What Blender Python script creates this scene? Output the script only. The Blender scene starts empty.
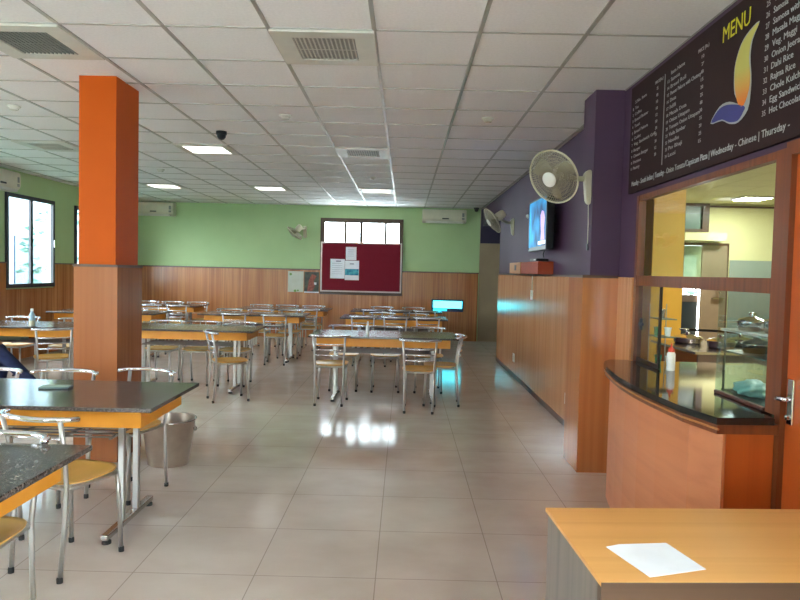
import bpy, bmesh, math, random
from mathutils import Vector, Matrix
random.seed(7)
SC = bpy.context.scene
COL = SC.collection
R = math.radians

# ------------------------------------------------------------------ materials
def s2l(c):
    return tuple(((v / 12.92) if v <= .04045 else ((v + .055) / 1.055) ** 2.4) for v in c) + (1.0,)

def rgb(r, g, b):
    return s2l((r / 255, g / 255, b / 255))

def new_mat(name):
    m = bpy.data.materials.new(name)
    m.use_nodes = True
    nt = m.node_tree
    b = nt.nodes['Principled BSDF']
    return m, nt, b

def coords(nt, scale=(1, 1, 1), loc=(0, 0, 0)):
    tc = nt.nodes.new('ShaderNodeTexCoord')
    mp = nt.nodes.new('ShaderNodeMapping')
    mp.inputs['Scale'].default_value = scale
    mp.inputs['Location'].default_value = loc
    nt.links.new(tc.outputs['Object'], mp.inputs['Vector'])
    return mp.outputs['Vector']

def noise_mix(nt, vec, scale, c1, c2, detail=3, lo=.35, hi=.65):
    n = nt.nodes.new('ShaderNodeTexNoise')
    n.inputs['Scale'].default_value = scale
    n.inputs['Detail'].default_value = detail
    nt.links.new(vec, n.inputs['Vector'])
    r = nt.nodes.new('ShaderNodeValToRGB')
    r.color_ramp.elements[0].position = lo
    r.color_ramp.elements[1].position = hi
    r.color_ramp.elements[0].color = c1
    r.color_ramp.elements[1].color = c2
    nt.links.new(n.outputs['Fac'], r.inputs['Fac'])
    return r.outputs['Color'], n.outputs['Fac']

def mat(name, c, rough=.5, metal=0, c2=None, scale=8, stretch=(1, 1, 1), bump=0, emit=None, estr=1, spec=None, lo=.35, hi=.65, detail=3):
    m, nt, b = new_mat(name)
    b.inputs['Base Color'].default_value = c
    b.inputs['Roughness'].default_value = rough
    b.inputs['Metallic'].default_value = metal
    if spec is not None:
        b.inputs['Specular IOR Level'].default_value = spec
    if c2 is None:
        c2 = tuple(min(1, v * 1.08) for v in c[:3]) + (1,)
    vec = coords(nt, stretch)
    col, fac = noise_mix(nt, vec, scale, c, c2, detail, lo, hi)
    nt.links.new(col, b.inputs['Base Color'])
    if bump:
        bp = nt.nodes.new('ShaderNodeBump')
        bp.inputs['Strength'].default_value = bump
        bp.inputs['Distance'].default_value = .01
        nt.links.new(fac, bp.inputs['Height'])
        nt.links.new(bp.outputs['Normal'], b.inputs['Normal'])
    if emit:
        b.inputs['Emission Color'].default_value = emit
        b.inputs['Emission Strength'].default_value = estr
    return m

def wood_mat(name, ca, cb, cc, axis='z', rough=.25, sc=9):
    """laminate with long grain along one axis"""
    m, nt, b = new_mat(name)
    st = {'z': (1, 1, .06), 'x': (.06, 1, 1), 'y': (1, .06, 1)}[axis]
    vec = coords(nt, st)
    col, fac = noise_mix(nt, vec, sc, ca, cb, 4, .3, .7)
    vec2 = coords(nt, tuple(v * 4 if v == 1 else v for v in st))
    col2, f2 = noise_mix(nt, vec2, sc, (0, 0, 0, 1), (1, 1, 1, 1), 4, .45, .75)
    mx = nt.nodes.new('ShaderNodeMix')
    mx.data_type = 'RGBA'
    nt.links.new(col2, mx.inputs[0])
    nt.links.new(col, mx.inputs[6])
    mx.inputs[7].default_value = cc
    nt.links.new(mx.outputs[2], b.inputs['Base Color'])
    b.inputs['Roughness'].default_value = rough
    return m

def tile_mat():
    m, nt, b = new_mat('floor_tile')
    vec = coords(nt, (1, 1, 1), (.105, -3.145 + .585 * 8, 0))
    br = nt.nodes.new('ShaderNodeTexBrick')
    br.offset = 0
    br.inputs['Scale'].default_value = 1
    br.inputs['Brick Width'].default_value = .585
    br.inputs['Row Height'].default_value = .585
    br.inputs['Mortar Size'].default_value = .0028
    br.inputs['Mortar Smooth'].default_value = .3
    br.inputs['Color1'].default_value = (.97, .97, .97, 1)
    br.inputs['Color2'].default_value = (1, 1, 1, 1)
    br.inputs['Mortar'].default_value = (.6, .58, .57, 1)
    nt.links.new(vec, br.inputs['Vector'])
    v2 = coords(nt, (1, 1.3, 1))
    col, fac = noise_mix(nt, v2, 2.6, rgb(200, 183, 171), rgb(213, 199, 189), 8, .3, .7)
    mx = nt.nodes.new('ShaderNodeMix')
    mx.data_type = 'RGBA'
    mx.blend_type = 'MULTIPLY'
    mx.inputs[0].default_value = 1
    nt.links.new(col, mx.inputs[6])
    nt.links.new(br.outputs['Color'], mx.inputs[7])
    nt.links.new(mx.outputs[2], b.inputs['Base Color'])
    b.inputs['Roughness'].default_value = .13
    b.inputs['Specular IOR Level'].default_value = .5
    return m

def granite_mat(name, ca, cb, rough=.12, scale=130):
    m, nt, b = new_mat(name)
    vec = coords(nt)
    col, fac = noise_mix(nt, vec, scale, ca, cb, 4, .42, .68)
    nt.links.new(col, b.inputs['Base Color'])
    b.inputs['Roughness'].default_value = rough
    b.inputs['Specular IOR Level'].default_value = .7
    return m

def glass_mat(name, tint, refl=.08, rough=.0):
    m = bpy.data.materials.new(name)
    m.use_nodes = True
    nt = m.node_tree
    nt.nodes.remove(nt.nodes['Principled BSDF'])
    out = nt.nodes['Material Output']
    t = nt.nodes.new('ShaderNodeBsdfTransparent')
    t.inputs['Color'].default_value = tint
    g = nt.nodes.new('ShaderNodeBsdfGlossy')
    g.inputs['Roughness'].default_value = rough
    lw = nt.nodes.new('ShaderNodeLayerWeight')
    pw = nt.nodes.new('ShaderNodeMath')
    pw.operation = 'POWER'
    pw.inputs[1].default_value = 4.5
    nt.links.new(lw.outputs['Facing'], pw.inputs[0])
    ma = nt.nodes.new('ShaderNodeMath')
    ma.operation = 'ADD'
    ma.inputs[1].default_value = refl
    nt.links.new(pw.outputs[0], ma.inputs[0])
    mx = nt.nodes.new('ShaderNodeMixShader')
    nt.links.new(ma.outputs[0], mx.inputs[0])
    nt.links.new(t.outputs[0], mx.inputs[1])
    nt.links.new(g.outputs[0], mx.inputs[2])
    nt.links.new(mx.outputs[0], out.inputs['Surface'])
    return m

def emit_mat(name, c, s):
    m, nt, b = new_mat(name)
    b.inputs['Base Color'].default_value = c
    b.inputs['Emission Color'].default_value = c
    b.inputs['Emission Strength'].default_value = s
    return m

def screen_mat():
    """the picture on the television: blue studio, pale-violet figure, white caption"""
    m, nt, b = new_mat('tv_picture')
    vec = coords(nt, (1, 1.0, 1), (0, 0, 0))
    col, fac = noise_mix(nt, vec, 3.2, rgb(4, 40, 84), rgb(40, 160, 220), 2, .35, .65)
    nt.links.new(col, b.inputs['Emission Color'])
    b.inputs['Base Color'].default_value = (.01, .01, .02, 1)
    b.inputs['Emission Strength'].default_value = .75
    b.inputs['Specular IOR Level'].default_value = .15
    return m

MT = dict(
    ceil=mat('ceiling_tile', rgb(240, 237, 236), .9, c2=rgb(246, 243, 242), scale=60),
    grid=mat('ceiling_bar', rgb(176, 172, 164), .4, metal=.3),
    green=mat('green_paint', rgb(176, 202, 146), .6, c2=rgb(180, 206, 150), scale=2),
    purple=mat('purple_paint', rgb(77, 50, 76), .6, c2=rgb(81, 54, 80), scale=2),
    dpurple=mat('shaded_passage_purple', rgb(46, 34, 60), .6),  # upper passage wall only: its shade put into a darker purple
    orange=mat('orange_paint', rgb(188, 78, 0), .6, spec=.2, c2=rgb(192, 82, 0), scale=3),
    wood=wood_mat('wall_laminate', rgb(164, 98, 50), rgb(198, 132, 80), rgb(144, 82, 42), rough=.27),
    woodR=wood_mat('lit_wall_laminate', rgb(196, 132, 84), rgb(216, 156, 108), rgb(184, 120, 76), rough=.24),  # same wall laminate, lightened: window light put into the colour
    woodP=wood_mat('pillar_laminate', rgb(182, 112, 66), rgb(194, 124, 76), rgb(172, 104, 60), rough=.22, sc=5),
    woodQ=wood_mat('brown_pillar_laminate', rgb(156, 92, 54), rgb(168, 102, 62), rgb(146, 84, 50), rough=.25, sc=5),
    woodC=wood_mat('counter_laminate', rgb(206, 126, 84), rgb(214, 136, 94), rgb(198, 118, 78), axis='y', rough=.35, sc=4),
    woodD=wood_mat('dark_frame_wood', rgb(116, 58, 30), rgb(136, 72, 38), rgb(100, 48, 26), rough=.35),
    door=wood_mat('door_laminate', rgb(186, 84, 32), rgb(194, 92, 38), rgb(176, 78, 30), rough=.35, sc=4),
    desk=wood_mat('desk_laminate', rgb(230, 166, 94), rgb(238, 178, 106), rgb(222, 156, 84), axis='x', rough=.3, sc=5),
    deskd=wood_mat('desk_dark_laminate', rgb(74, 52, 38), rgb(92, 66, 48), rgb(60, 42, 30), axis='x', rough=.35, sc=5),
    deskg=wood_mat('desk_grey_laminate', rgb(118, 108, 104), rgb(136, 124, 118), rgb(98, 92, 92), rough=.3, sc=7),
    cap=mat('dark_trim_wood', rgb(88, 58, 40), .4),
    beige=mat('beige_plaster', rgb(156, 136, 108), .7, c2=rgb(168, 148, 118), scale=2),
    floor=tile_mat(),
    granite=granite_mat('table_granite', rgb(50, 40, 37), rgb(122, 110, 104), .16, 110),
    graniteB=granite_mat('counter_granite', rgb(16, 17, 18), rgb(34, 36, 38), .06),
    apron=mat('table_apron_orange', rgb(226, 146, 40), .4, c2=rgb(234, 156, 50), scale=6),
    seat=mat('moulded_seat', rgb(222, 168, 84), .35, c2=rgb(232, 180, 98), scale=8, stretch=(1, .2, 1)),
    steel=mat('brushed_steel', rgb(196, 192, 190), .2, metal=1, scale=20),
    chrome=mat('polished_chrome', rgb(226, 226, 230), .08, metal=1),
    leg=mat('steel_tube', rgb(186, 182, 178), .28, metal=.85),
    shelf=mat('shelf_steel', rgb(128, 116, 110), .35, metal=.6),
    rubber=mat('rubber', rgb(40, 38, 38), .7),
    black=mat('black_plastic', rgb(20, 20, 24), .35),
    white=mat('white_plastic', rgb(232, 230, 224), .4),
    cream=mat('cream_plastic', rgb(214, 208, 186), .45),
    fan=mat('fan_plastic', rgb(206, 198, 172), .4),
    wire=mat('fan_wire', rgb(168, 158, 138), .35, metal=.4),
    blade=mat('fan_blade', rgb(170, 160, 132), .45),
    vent=mat('vent_metal', rgb(206, 202, 190), .45),
    ventb=mat('vent_backing', rgb(150, 148, 140), .7),
    ventd=mat('vent_grey', rgb(140, 144, 138), .7),  # grey-green of slats, grilles, badges and sensors
    bframe=mat('dark_window_frame', rgb(30, 30, 40), .4),
    bwood=mat('brown_window_frame', rgb(84, 62, 46), .5),
    red=mat('red_felt', rgb(118, 14, 34), .95, c2=rgb(128, 18, 38), scale=60),
    alu=mat('board_rim', rgb(206, 188, 180), .4, metal=.3),
    paper=mat('white_paper', rgb(238, 240, 244), .8),
    menu=mat('menu_panel', rgb(50, 32, 32), .7, spec=.2),
    mtxt=mat('menu_lettering', rgb(172, 172, 172), .6),
    mtxt2=mat('menu_grey_lettering', rgb(160, 154, 154), .6),
    myel=mat('menu_yellow', rgb(214, 200, 40), .6),
    mblue=mat('menu_blue', rgb(62, 62, 128), .6),
    ky=mat('kitchen_cream_paint', rgb(226, 222, 170), .6, c2=rgb(232, 228, 176), scale=2),
    kyp=mat('kitchen_yellow_paint', rgb(232, 176, 56), .5, c2=rgb(238, 184, 66), scale=3),
    kt=mat('kitchen_tile', rgb(150, 162, 156), .3, c2=rgb(158, 168, 162), scale=3),
    taupe=mat('taupe_door', rgb(150, 132, 108), .5),
    teal=mat('dark_teal_panel', rgb(34, 48, 56), .5),
    kvent=mat('vent_pane', rgb(96, 124, 118), .3),
    jeans=mat('blue_denim', rgb(20, 30, 64), .9, c2=rgb(28, 40, 78), scale=40),
    shirt=mat('grey_shirt', rgb(120, 124, 130), .9),
    skin=mat('skin', rgb(170, 118, 88), .6),
    hair=mat('dark_hair', rgb(20, 16, 14), .8),
    facade=mat('white_render', rgb(120, 134, 142), .8),
    leaf=mat('garden_leaf', rgb(58, 86, 76), .8, c2=rgb(88, 116, 110), scale=6),
    bucket=mat('galvanised_steel', rgb(186, 170, 156), .3, metal=.8, c2=rgb(206, 192, 178), scale=6),
    box=mat('speaker_wood', rgb(158, 62, 30), .65),
    boxp=mat('speaker_pale_wood', rgb(190, 128, 76), .45),
    winglass=glass_mat('window_glass', (.93, .97, .98, 1), .02),
    kglass=glass_mat('hatch_glass', (.93, .98, .95, 1), .01),
    tglass=glass_mat('sliding_glass', (.78, .90, .89, 1), .05),
    lamp=emit_mat('lit_diffuser', (1, 1, .97, 1), 1.3),
    lampk=emit_mat('kitchen_diffuser', (1, 1, .93, 1), 40.0),
    lampd=emit_mat('dim_diffuser', (1, .93, .78, 1), .55),
    cyan=emit_mat('cyan_light_panel', (.06, .72, .86, 1), 3.2),
    cyan2=emit_mat('blue_light_panel', (.02, .35, .6, 1), 1.6),
    tv=screen_mat(),
    bluebottle=mat('pale_blue_bottle', rgb(170, 200, 214), .3),
    redcap=mat('red_cap', rgb(200, 60, 30), .4),
    stick=mat('dark_red_wood', rgb(84, 34, 24), .4),
    bag=mat('white_plastic_bag', rgb(190, 214, 210), .35, bump=.5),
    phone=mat('phone_case', rgb(92, 110, 110), .4),
    tray=mat('green_tray', rgb(150, 170, 150), .4),
    greenp=mat('green_plastic', rgb(30, 150, 110), .4),
)

# ------------------------------------------------------------------ mesh builder
class MB:
    def __init__(s):
        s.bm = bmesh.new()

    def box(s, x0, x1, y0, y1, z0, z1, bev=0, seg=2):
        if x0 > x1: x0, x1 = x1, x0
        if y0 > y1: y0, y1 = y1, y0
        if z0 > z1: z0, z1 = z1, z0
        v = [s.bm.verts.new(p) for p in ((x0, y0, z0), (x1, y0, z0), (x1, y1, z0), (x0, y1, z0),
                                         (x0, y0, z1), (x1, y0, z1), (x1, y1, z1), (x0, y1, z1))]
        f = [s.bm.faces.new([v[i] for i in q]) for q in
             ((3, 2, 1, 0), (4, 5, 6, 7), (0, 1, 5, 4), (1, 2, 6, 5), (2, 3, 7, 6), (3, 0, 4, 7))]
        if bev:
            es = list({e for q in f for e in q.edges})
            bmesh.ops.bevel(s.bm, geom=es, offset=bev, segments=seg, affect='EDGES', profile=.5)
        return s

    def frame_y(s, x0, x1, z0, z1, y0, y1, w):
        """rectangular frame in the xz plane, thickness along y"""
        s.box(x0, x0 + w, y0, y1, z0, z1)
        s.box(x1 - w, x1, y0, y1, z0, z1)
        s.box(x0 + w, x1 - w, y0, y1, z0, z0 + w)
        s.box(x0 + w, x1 - w, y0, y1, z1 - w, z1)
        return s

    def frame_x(s, y0, y1, z0, z1, x0, x1, w):
        s.box(x0, x1, y0, y0 + w, z0, z1)
        s.box(x0, x1, y1 - w, y1, z0, z1)
        s.box(x0, x1, y0 + w, y1 - w, z0, z0 + w)
        s.box(x0, x1, y0 + w, y1 - w, z1 - w, z1)
        return s

    def tube(s, pts, r, n=8, closed=False, flat=1.0):
        pts = [Vector(p) for p in pts]
        N = len(pts)
        rings = []
        up = None
        for i, p in enumerate(pts):
            a = pts[(i - 1) % N] if (closed or i > 0) else p
            b = pts[(i + 1) % N] if (closed or i < N - 1) else p
            t = (b - a).normalized()
            if up is None:
                up = Vector((0, 0, 1)) if abs(t.z) < .9 else Vector((0, 1, 0))
            u = (up - t * up.dot(t)).normalized()
            w = t.cross(u)
            up = u
            rr = r[i] if isinstance(r, (list, tuple)) else r
            rings.append([s.bm.verts.new(p + u * (math.cos(2 * math.pi * k / n) * rr * flat) + w * (math.sin(2 * math.pi * k / n) * rr)) for k in range(n)])
        for i in range(N if closed else N - 1):
            A, B = rings[i], rings[(i + 1) % N]
            for k in range(n):
                s.bm.faces.new((A[k], A[(k + 1) % n], B[(k + 1) % n], B[k]))
        if not closed:
            s.bm.faces.new(rings[0][::-1])
            s.bm.faces.new(rings[-1])
        return s

    def prism(s, poly, z0, z1, bev=0):
        a = [s.bm.verts.new((p[0], p[1], z0)) for p in poly]
        b = [s.bm.verts.new((p[0], p[1], z1)) for p in poly]
        n = len(poly)
        s.bm.faces.new(a[::-1])
        top = s.bm.faces.new(b)
        for i in range(n):
            s.bm.faces.new((a[i], a[(i + 1) % n], b[(i + 1) % n], b[i]))
        if bev:
            bmesh.ops.bevel(s.bm, geom=list(top.edges), offset=bev, segments=2, affect='EDGES')
        return s

    def lathe(s, prof, c=(0, 0, 0), n=24, mtx=None):
        rings = []
        c = Vector(c)
        for r, z in prof:
            ring = []
            for k in range(n):
                a = 2 * math.pi * k / n
                p = Vector((math.cos(a) * r, math.sin(a) * r, z))
                if mtx is not None:
                    p = mtx @ p
                ring.append(s.bm.verts.new(p + c))
            rings.append(ring)
        for A, B in zip(rings, rings[1:]):
            for k in range(n):
                s.bm.faces.new((A[k], A[(k + 1) % n], B[(k + 1) % n], B[k]))
        s.bm.faces.new(rings[0][::-1])
        s.bm.faces.new(rings[-1])
        return s

    def quad(s, ps):
        s.bm.faces.new([s.bm.verts.new(p) for p in ps])
        return s

    def build(s, name, m, parent=None, smooth=False, local=False):
        bmesh.ops.recalc_face_normals(s.bm, faces=s.bm.faces[:])
        if parent is not None and not local:
            inv = Matrix.Translation(-Vector(parent.location))
            if parent.parent is not None:
                inv = Matrix.Translation(-Vector(parent.parent.location)) @ inv
            bmesh.ops.transform(s.bm, matrix=inv, verts=s.bm.verts[:])
        me = bpy.data.meshes.new(name)
        s.bm.to_mesh(me)
        s.bm.free()
        me.materials.append(m)
        if smooth:
            for p in me.polygons:
                p.use_smooth = True
            if smooth == 'auto':
                me.set_sharp_from_angle(angle=R(40))
        o = bpy.data.objects.new(name, me)
        COL.objects.link(o)
        if parent is not None:
            o.parent = parent
        return o

def tag(o, label=None, cat=None, group=None, kind=None):
    if label: o['label'] = label
    if cat: o['category'] = cat
    if group: o['group'] = group
    if kind: o['kind'] = kind
    return o

def thing(name, label, cat, loc=(0, 0, 0), rz=0, group=None):
    o = bpy.data.objects.new(name, None)
    COL.objects.link(o)
    o.location = loc
    o.rotation_euler = (0, 0, rz)
    o.empty_display_size = .1
    return tag(o, label, cat, group)

def struct(mb, name, m, **k):
    return tag(mb.build(name, m, **k), kind='structure')

def copy_tree(o, parent=None):
    c = o.copy()
    COL.objects.link(c)
    c.parent = parent
    for ch in list(o.children):
        copy_tree(ch, c)
    return c

def align(n):
    return Vector(n).normalized().to_track_quat('Z', 'Y').to_matrix()

# ------------------------------------------------------------------ the room
CZ = 2.867
XL, XR, YB, YF = -5.9, 1.67, 14.45, -3.4
# floors
struct(MB().box(XL - .2, 9.2, YF - .2, YB + .2, -.1, 0), 'floor', MT['floor'])
struct(MB().box(XL - .2, 1.80, YF - .2, YB + .2, CZ, CZ + .12).box(1.80, 3.3, 10.9, YB + .2, CZ, CZ + .12), 'ceiling', MT['ceil'])
struct(MB().box(1.80, 9.0, .9, 10.9, CZ, CZ + .12).box(3.3, 9.0, 10.9, 12.62, CZ, CZ + .12), 'ceiling_kitchen', MT['ky'])
# ceiling grid bars
g = MB()
w = .012
i = -9
while True:
    x = -.206 + .61 * i
    if x > 1.64: break
    if x > XL + .02:
        g.box(x - w, x + w, YF, YB, CZ - .006, CZ)
    i += 1
j = -11
while True:
    y = 3.8942 + .61 * j
    if y > YB - .05: break
    if y > YF + .05:
        g.box(XL, 1.62, y - w * .55, y + w * .55, CZ - .0055, CZ)
    j += 1
struct(g, 'trim_1', MT['grid'])

# left wall with its row of windows
LW = [(1.28, 2.64), (3.41, 4.77), (5.54, 6.90), (7.67, 9.03), (9.80, 11.16), (11.86, 13.22)]
WZ0, WZ1 = 1.10, 2.52
wl = MB()
ys = [YF] + [v for ab in LW for v in ab] + [YB]
for k in range(0, len(ys), 2):
    wl.box(XL - .09, XL, ys[k], ys[k + 1], 0, CZ)
for a, b in LW:
    wl.box(XL - .09, XL, a, b, 0, WZ0)
    wl.box(XL - .09, XL, a, b, WZ1, CZ)
struct(wl, 'wall_left', MT['green'])
# wainscot on the left wall
ws = MB()
for k in range(0, len(ys), 2):
    ws.box(XL, XL + .02, ys[k], ys[k + 1], 0, 1.47)
for a, b in LW:
    ws.box(XL, XL + .02, a, b, 0, WZ0 - .02)
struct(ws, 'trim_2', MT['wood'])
cp = MB()
for k in range(0, len(ys), 2):
    cp.box(XL, XL + .03, ys[k], ys[k + 1], 1.47, 1.49)
struct(cp, 'trim_3', MT['cap'])
for n, (a, b) in enumerate(LW, 1):
    fr = MB().frame_x(a, b, WZ0, WZ1, XL - .015, XL + .03, .06)
    fr.box(XL - .012, XL + .022, (a + b) / 2 - .035, (a + b) / 2 + .035, WZ0 + .06, WZ1 - .06)
    o = struct(fr, 'window_%d' % n, MT['bframe'])
    for y0, y1 in ((a + .06, (a + b) / 2 - .035), ((a + b) / 2 + .035, b - .06)):
        MB().box(XL - .006, XL - .001, y0, y1, WZ0 + .06, WZ1 - .06).build('pane', MT['winglass'], o)
    MB().box(XL + .02, XL + .045, b - .045, b - .02, 1.75, 1.87, .004).build('latch', MT['chrome'], o)

# back wall with the high window behind the notice board
BX0, BX1, BZ0, BZ1 = -1.83, -.04, 2.02, 2.60
bw = MB()
bw.box(XL - .22, BX0, YB, YB + .2, 0, CZ).box(BX1, 1.62, YB, YB + .2, 0, CZ)
bw.box(BX0, BX1, YB, YB + .2, 0, .95).box(BX0, BX1, YB, YB + .2, BZ1, CZ)
struct(bw, 'wall_back', MT['green'])
struct(MB().box(1.62, 3.3, YB, YB + .2, 0, CZ), 'wall_back_passage', MT['beige'])
struct(MB().box(1.63, 3.2, YB - .03, YB, 2.13, CZ), 'trim_14', MT['dpurple'])
struct(MB().box(XL + .02, BX0, YB - .03, YB, 0, 1.465).box(BX1, 1.60, YB - .03, YB, 0, 1.465).box(BX0, BX1, YB - .03, YB, 0, .95), 'trim_4', MT['wood'])
struct(MB().box(XL + .03, BX0, YB - .04, YB, 1.465, 1.49).box(BX1, 1.61, YB - .04, YB, 1.465, 1.49), 'trim_5', MT['cap'])
fr = MB().frame_y(BX0, BX1, .95, BZ1, YB - .045, YB + .03, .09)
for xx, ww in ((-1.29, .026), (-.95, .032), (-.42, .026)):
    fr.box(xx - ww, xx + ww, YB - .03, YB + .02, 1.04, BZ1 - .09)
o = struct(fr, 'window_7', MT['bwood'])
for a, b in ((BX0 + .09, -1.31), (-1.27, -.98), (-.92, -.44), (-.40, BX1 - .09)):
    MB().box(a, b, YB, YB + .006, 1.04, BZ1 - .09).build('pane', MT['winglass'], o)

# right wall, pillar beside the counter, counter wall
struct(MB().box(XR, 1.80, 5.35, 11.75, 0, CZ).box(XR, 1.80, 11.75, YB, 2.5, CZ), 'wall_right', MT['purple'])
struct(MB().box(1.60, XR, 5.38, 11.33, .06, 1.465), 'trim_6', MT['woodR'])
struct(MB().box(1.595, XR, 5.38, 11.335, 1.465, 1.485), 'trim_7', MT['cap'])
struct(MB().box(1.597, XR, 5.38, 11.33, 0, .06), 'baseboard_right', MT['cap'])
struct(MB().box(1.40, 1.80, 5.03, 5.35, 0, CZ), 'wall_pillar_right', MT['purple'])
struct(MB().box(1.33, 1.60, 4.96, 5.379, 0, 1.465), 'trim_8', MT['woodP'])
struct(MB().box(1.325, 1.60, 4.955, 5.379, 1.465, 1.485), 'trim_9', MT['cap'])
HY0, HY1, HZ0, HZ1 = 2.84, 4.66, .86, 2.04
DY0, DY1 = 1.82, 2.84
cw = MB()
cw.box(1.62, 1.65, HY1, 5.03, 0, CZ).box(1.62, 1.65, HY0, HY1, HZ1, CZ).box(1.62, 1.65, HY0, HY1, 0, HZ0)
cw.box(1.62, 1.69, DY0, DY1, 2.06, CZ).box(1.62, 1.69, .6, DY0, 0, CZ).box(1.62, 1.69, YF, -2.8, 0, CZ).box(1.62, 1.69, -2.8, .6, 0, .85).box(1.62, 1.69, -2.8, .6, 2.45, CZ)
struct(cw, 'wall_counter', MT['purple'])
struct(MB().box(1.59, 1.62, 4.66, 4.958, 0, 1.475), 'trim_10', MT['woodR'])
# hatch window frame
fr = MB()
fr.box(1.605, 1.655, HY1 - .045, HY1, HZ0 + .04, HZ1).box(1.605, 1.655, HY0, HY0 + .085, HZ0 + .04, HZ1)
fr.box(1.608, 1.652, HY0 + .085, HY1 - .045, HZ1 - .035, HZ1)
fr.box(1.608, 1.652, HY0 + .085, HY1 - .045, 1.42, 1.488)
hatch = struct(fr, 'window_8', MT['woodD'])
MB().box(1.628, 1.633, HY0 + .085, HY1 - .045, 1.488, HZ1 - .035).build('pane', MT['kglass'], hatch)
sp = MB().box(1.628, 1.633, 4.235, HY1 - .045, .925, 1.42).build('pane', MT['tglass'], hatch)
MB().box(1.624, 1.638, 4.215, 4.235, .90, 1.42).box(1.624, 1.638, 4.235, HY1 - .045, .90, .925).build('sliding_rail', MT['black'], hatch)
MB().box(1.642, 1.647, HY0 + .085, 3.475, .90, 1.42).build('pane', MT['tglass'], hatch)
MB().box(1.612, 1.628, 4.50, 4.56, 1.15, 1.17, .003).box(1.609, 1.628, 4.52, 4.535, 1.12, 1.20, .003).build('latch', MT['black'], hatch)
fr = MB().frame_x(-2.8, .6, .85, 2.45, 1.61, 1.68, .06).box(1.62, 1.67, -1.13, -1.07, .91, 2.39)
added_side_window = struct(fr, 'window_13', MT['bframe'])  # unseen window, added to light the pillar from the right
MB().box(1.642, 1.648, -2.74, .54, .91, 2.39).build('pane', MT['winglass'], added_side_window)
# orange door with its frame
dr = MB()
dr.box(1.60, 1.69, DY1 - .04, DY1, 0, 2.06).box(1.60, 1.69, DY0, DY0 + .055, 0, 2.06).box(1.60, 1.69, DY0 + .055, DY1 - .04, 2.005, 2.06)
d = struct(dr, 'door_1', MT['woodD'])
MB().box(1.625, 1.665, DY0 + .055, DY1 - .04, .005, 2.005).build('door_leaf', MT['door'], d)
h = MB().box(1.612, 1.625, 2.735, 2.775, .88, 1.07, .004).build('handle_plate', MT['chrome'], d)
MB().tube([(1.612, 2.755, .985), (1.592, 2.755, .985), (1.586, 2.765, .985), (1.585, 2.785, .983), (1.588, 2.81, .98)], .010).build('lever', MT['chrome'], h, smooth=True)
MB().lathe([(.011, 0), (.011, .012), (.004, .014)], (1.612, 2.755, .91), 12, align((-1, 0, 0))).build('keyhole', MT['steel'], h, smooth='auto')

# unseen wall behind the camera: windows added, sized to light the foreground
RW_ADDED = [(-4.8, -3.4), (-1.4, -.3)]
rw = MB()
xs = [XL - .22] + [v for ab in RW_ADDED for v in ab] + [1.8]
for k in range(0, len(xs), 2):
    rw.box(xs[k], xs[k + 1], YF - .2, YF, 0, CZ)
for a, b in RW_ADDED:
    rw.box(a, b, YF - .2, YF, 2.35, CZ).box(a, b, YF - .2, YF, 0, .25)
struct(rw, 'wall_front', MT['green'])
for n, (a, b) in enumerate(RW_ADDED, 9):
    o = struct(MB().frame_y(a, b, .25, 2.35, YF - .1, YF - .02, .06).box((a + b) / 2 - .03, (a + b) / 2 + .03, YF - .09, YF - .03, .31, 2.29), 'window_%d' % n, MT['bframe'])
    MB().box(a + .06, b - .06, YF - .065, YF - .06, .31, 2.29).build('pane', MT['winglass'], o)

# passage beyond the right wall
struct(MB().box(1.80, 3.3, 10.9, 11.0, 0, CZ).box(3.2, 3.3, 11.0, YB, 0, CZ), 'wall_passage', MT['beige'])

# kitchen shell
kw = MB()
kw.box(1.80, 2.60, 7.3, 7.45, 0, CZ)
struct(kw, 'wall_kitchen_partition', MT['kt'])
struct(MB().box(2.575, 2.90, 6.95, 7.45, 0, CZ), 'wall_kitchen_pillar', MT['kyp'])
KX = 5.0
kb = MB()
# openings: vent window 5.10-5.60 x 2.34-2.86 ; doorway 5.14-6.0 x 0-2.10
kb.box(3.3, 5.10, 12.45, 12.6, 0, CZ).box(6.02, 9.0, 12.45, 12.6, 0, CZ)
kb.box(5.10, 6.02, 12.45, 12.6, 2.14, 2.34).box(5.62, 6.02, 12.45, 12.6, 2.34, CZ).box(5.10, 5.14, 12.45, 12.6, 0, 2.14)
struct(kb, 'wall_kitchen_back', MT['ky'])
struct(MB().box(9.0, 9.15, .75, 12.6, 0, CZ).box(1.69, 9.0, .75, .9, 0, CZ).box(2.8, 2.9, 7.45, 10.9, 0, CZ).box(3.3, 3.32, 10.9, 12.45, 0, CZ), 'wall_kitchen_side', MT['ky'])
struct(MB().box(6.05, 8.99, 12.43, 12.45, 0, 1.83), 'trim_11', MT['kt'])
struct(MB().box(5.64, 8.99, 12.40, 12.45, 2.80, 2.83), 'trim_12', MT['cap'])
o = struct(MB().frame_y(5.10, 5.62, 2.34, 2.866, 12.40, 12.52, .055).box(5.50, 5.565, 12.40, 12.52, 2.39, 2.81), 'window_12', MT['cap'])
MB().box(5.155, 5.50, 12.46, 12.47, 2.395, 2.81).build('pane', MT['kvent'], o)
struct(MB().box(5.08, 5.84, 12.15, 12.45, 2.17, 2.31), 'trim_13', MT['ky'])
dk = struct(MB().box(5.14, 5.19, 12.42, 12.6, 0, 2.14).box(5.97, 6.02, 12.42, 12.6, 0, 2.14).box(5.19, 5.97, 12.42, 12.6, 2.09, 2.14), 'door_2', MT['cap'])
MB().box(5.50, 5.96, 12.36, 12.40, .01, 2.09).build('door_leaf', MT['taupe'], dk)
MB().box(5.20, 5.50, 12.48, 12.52, .01, 1.04).build('half_leaf', MT['teal'], dk)
MB().box(5.20, 5.50, 12.475, 12.525, 1.04, 1.17).build('half_leaf_rail', MT['shelf'], dk)
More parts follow.
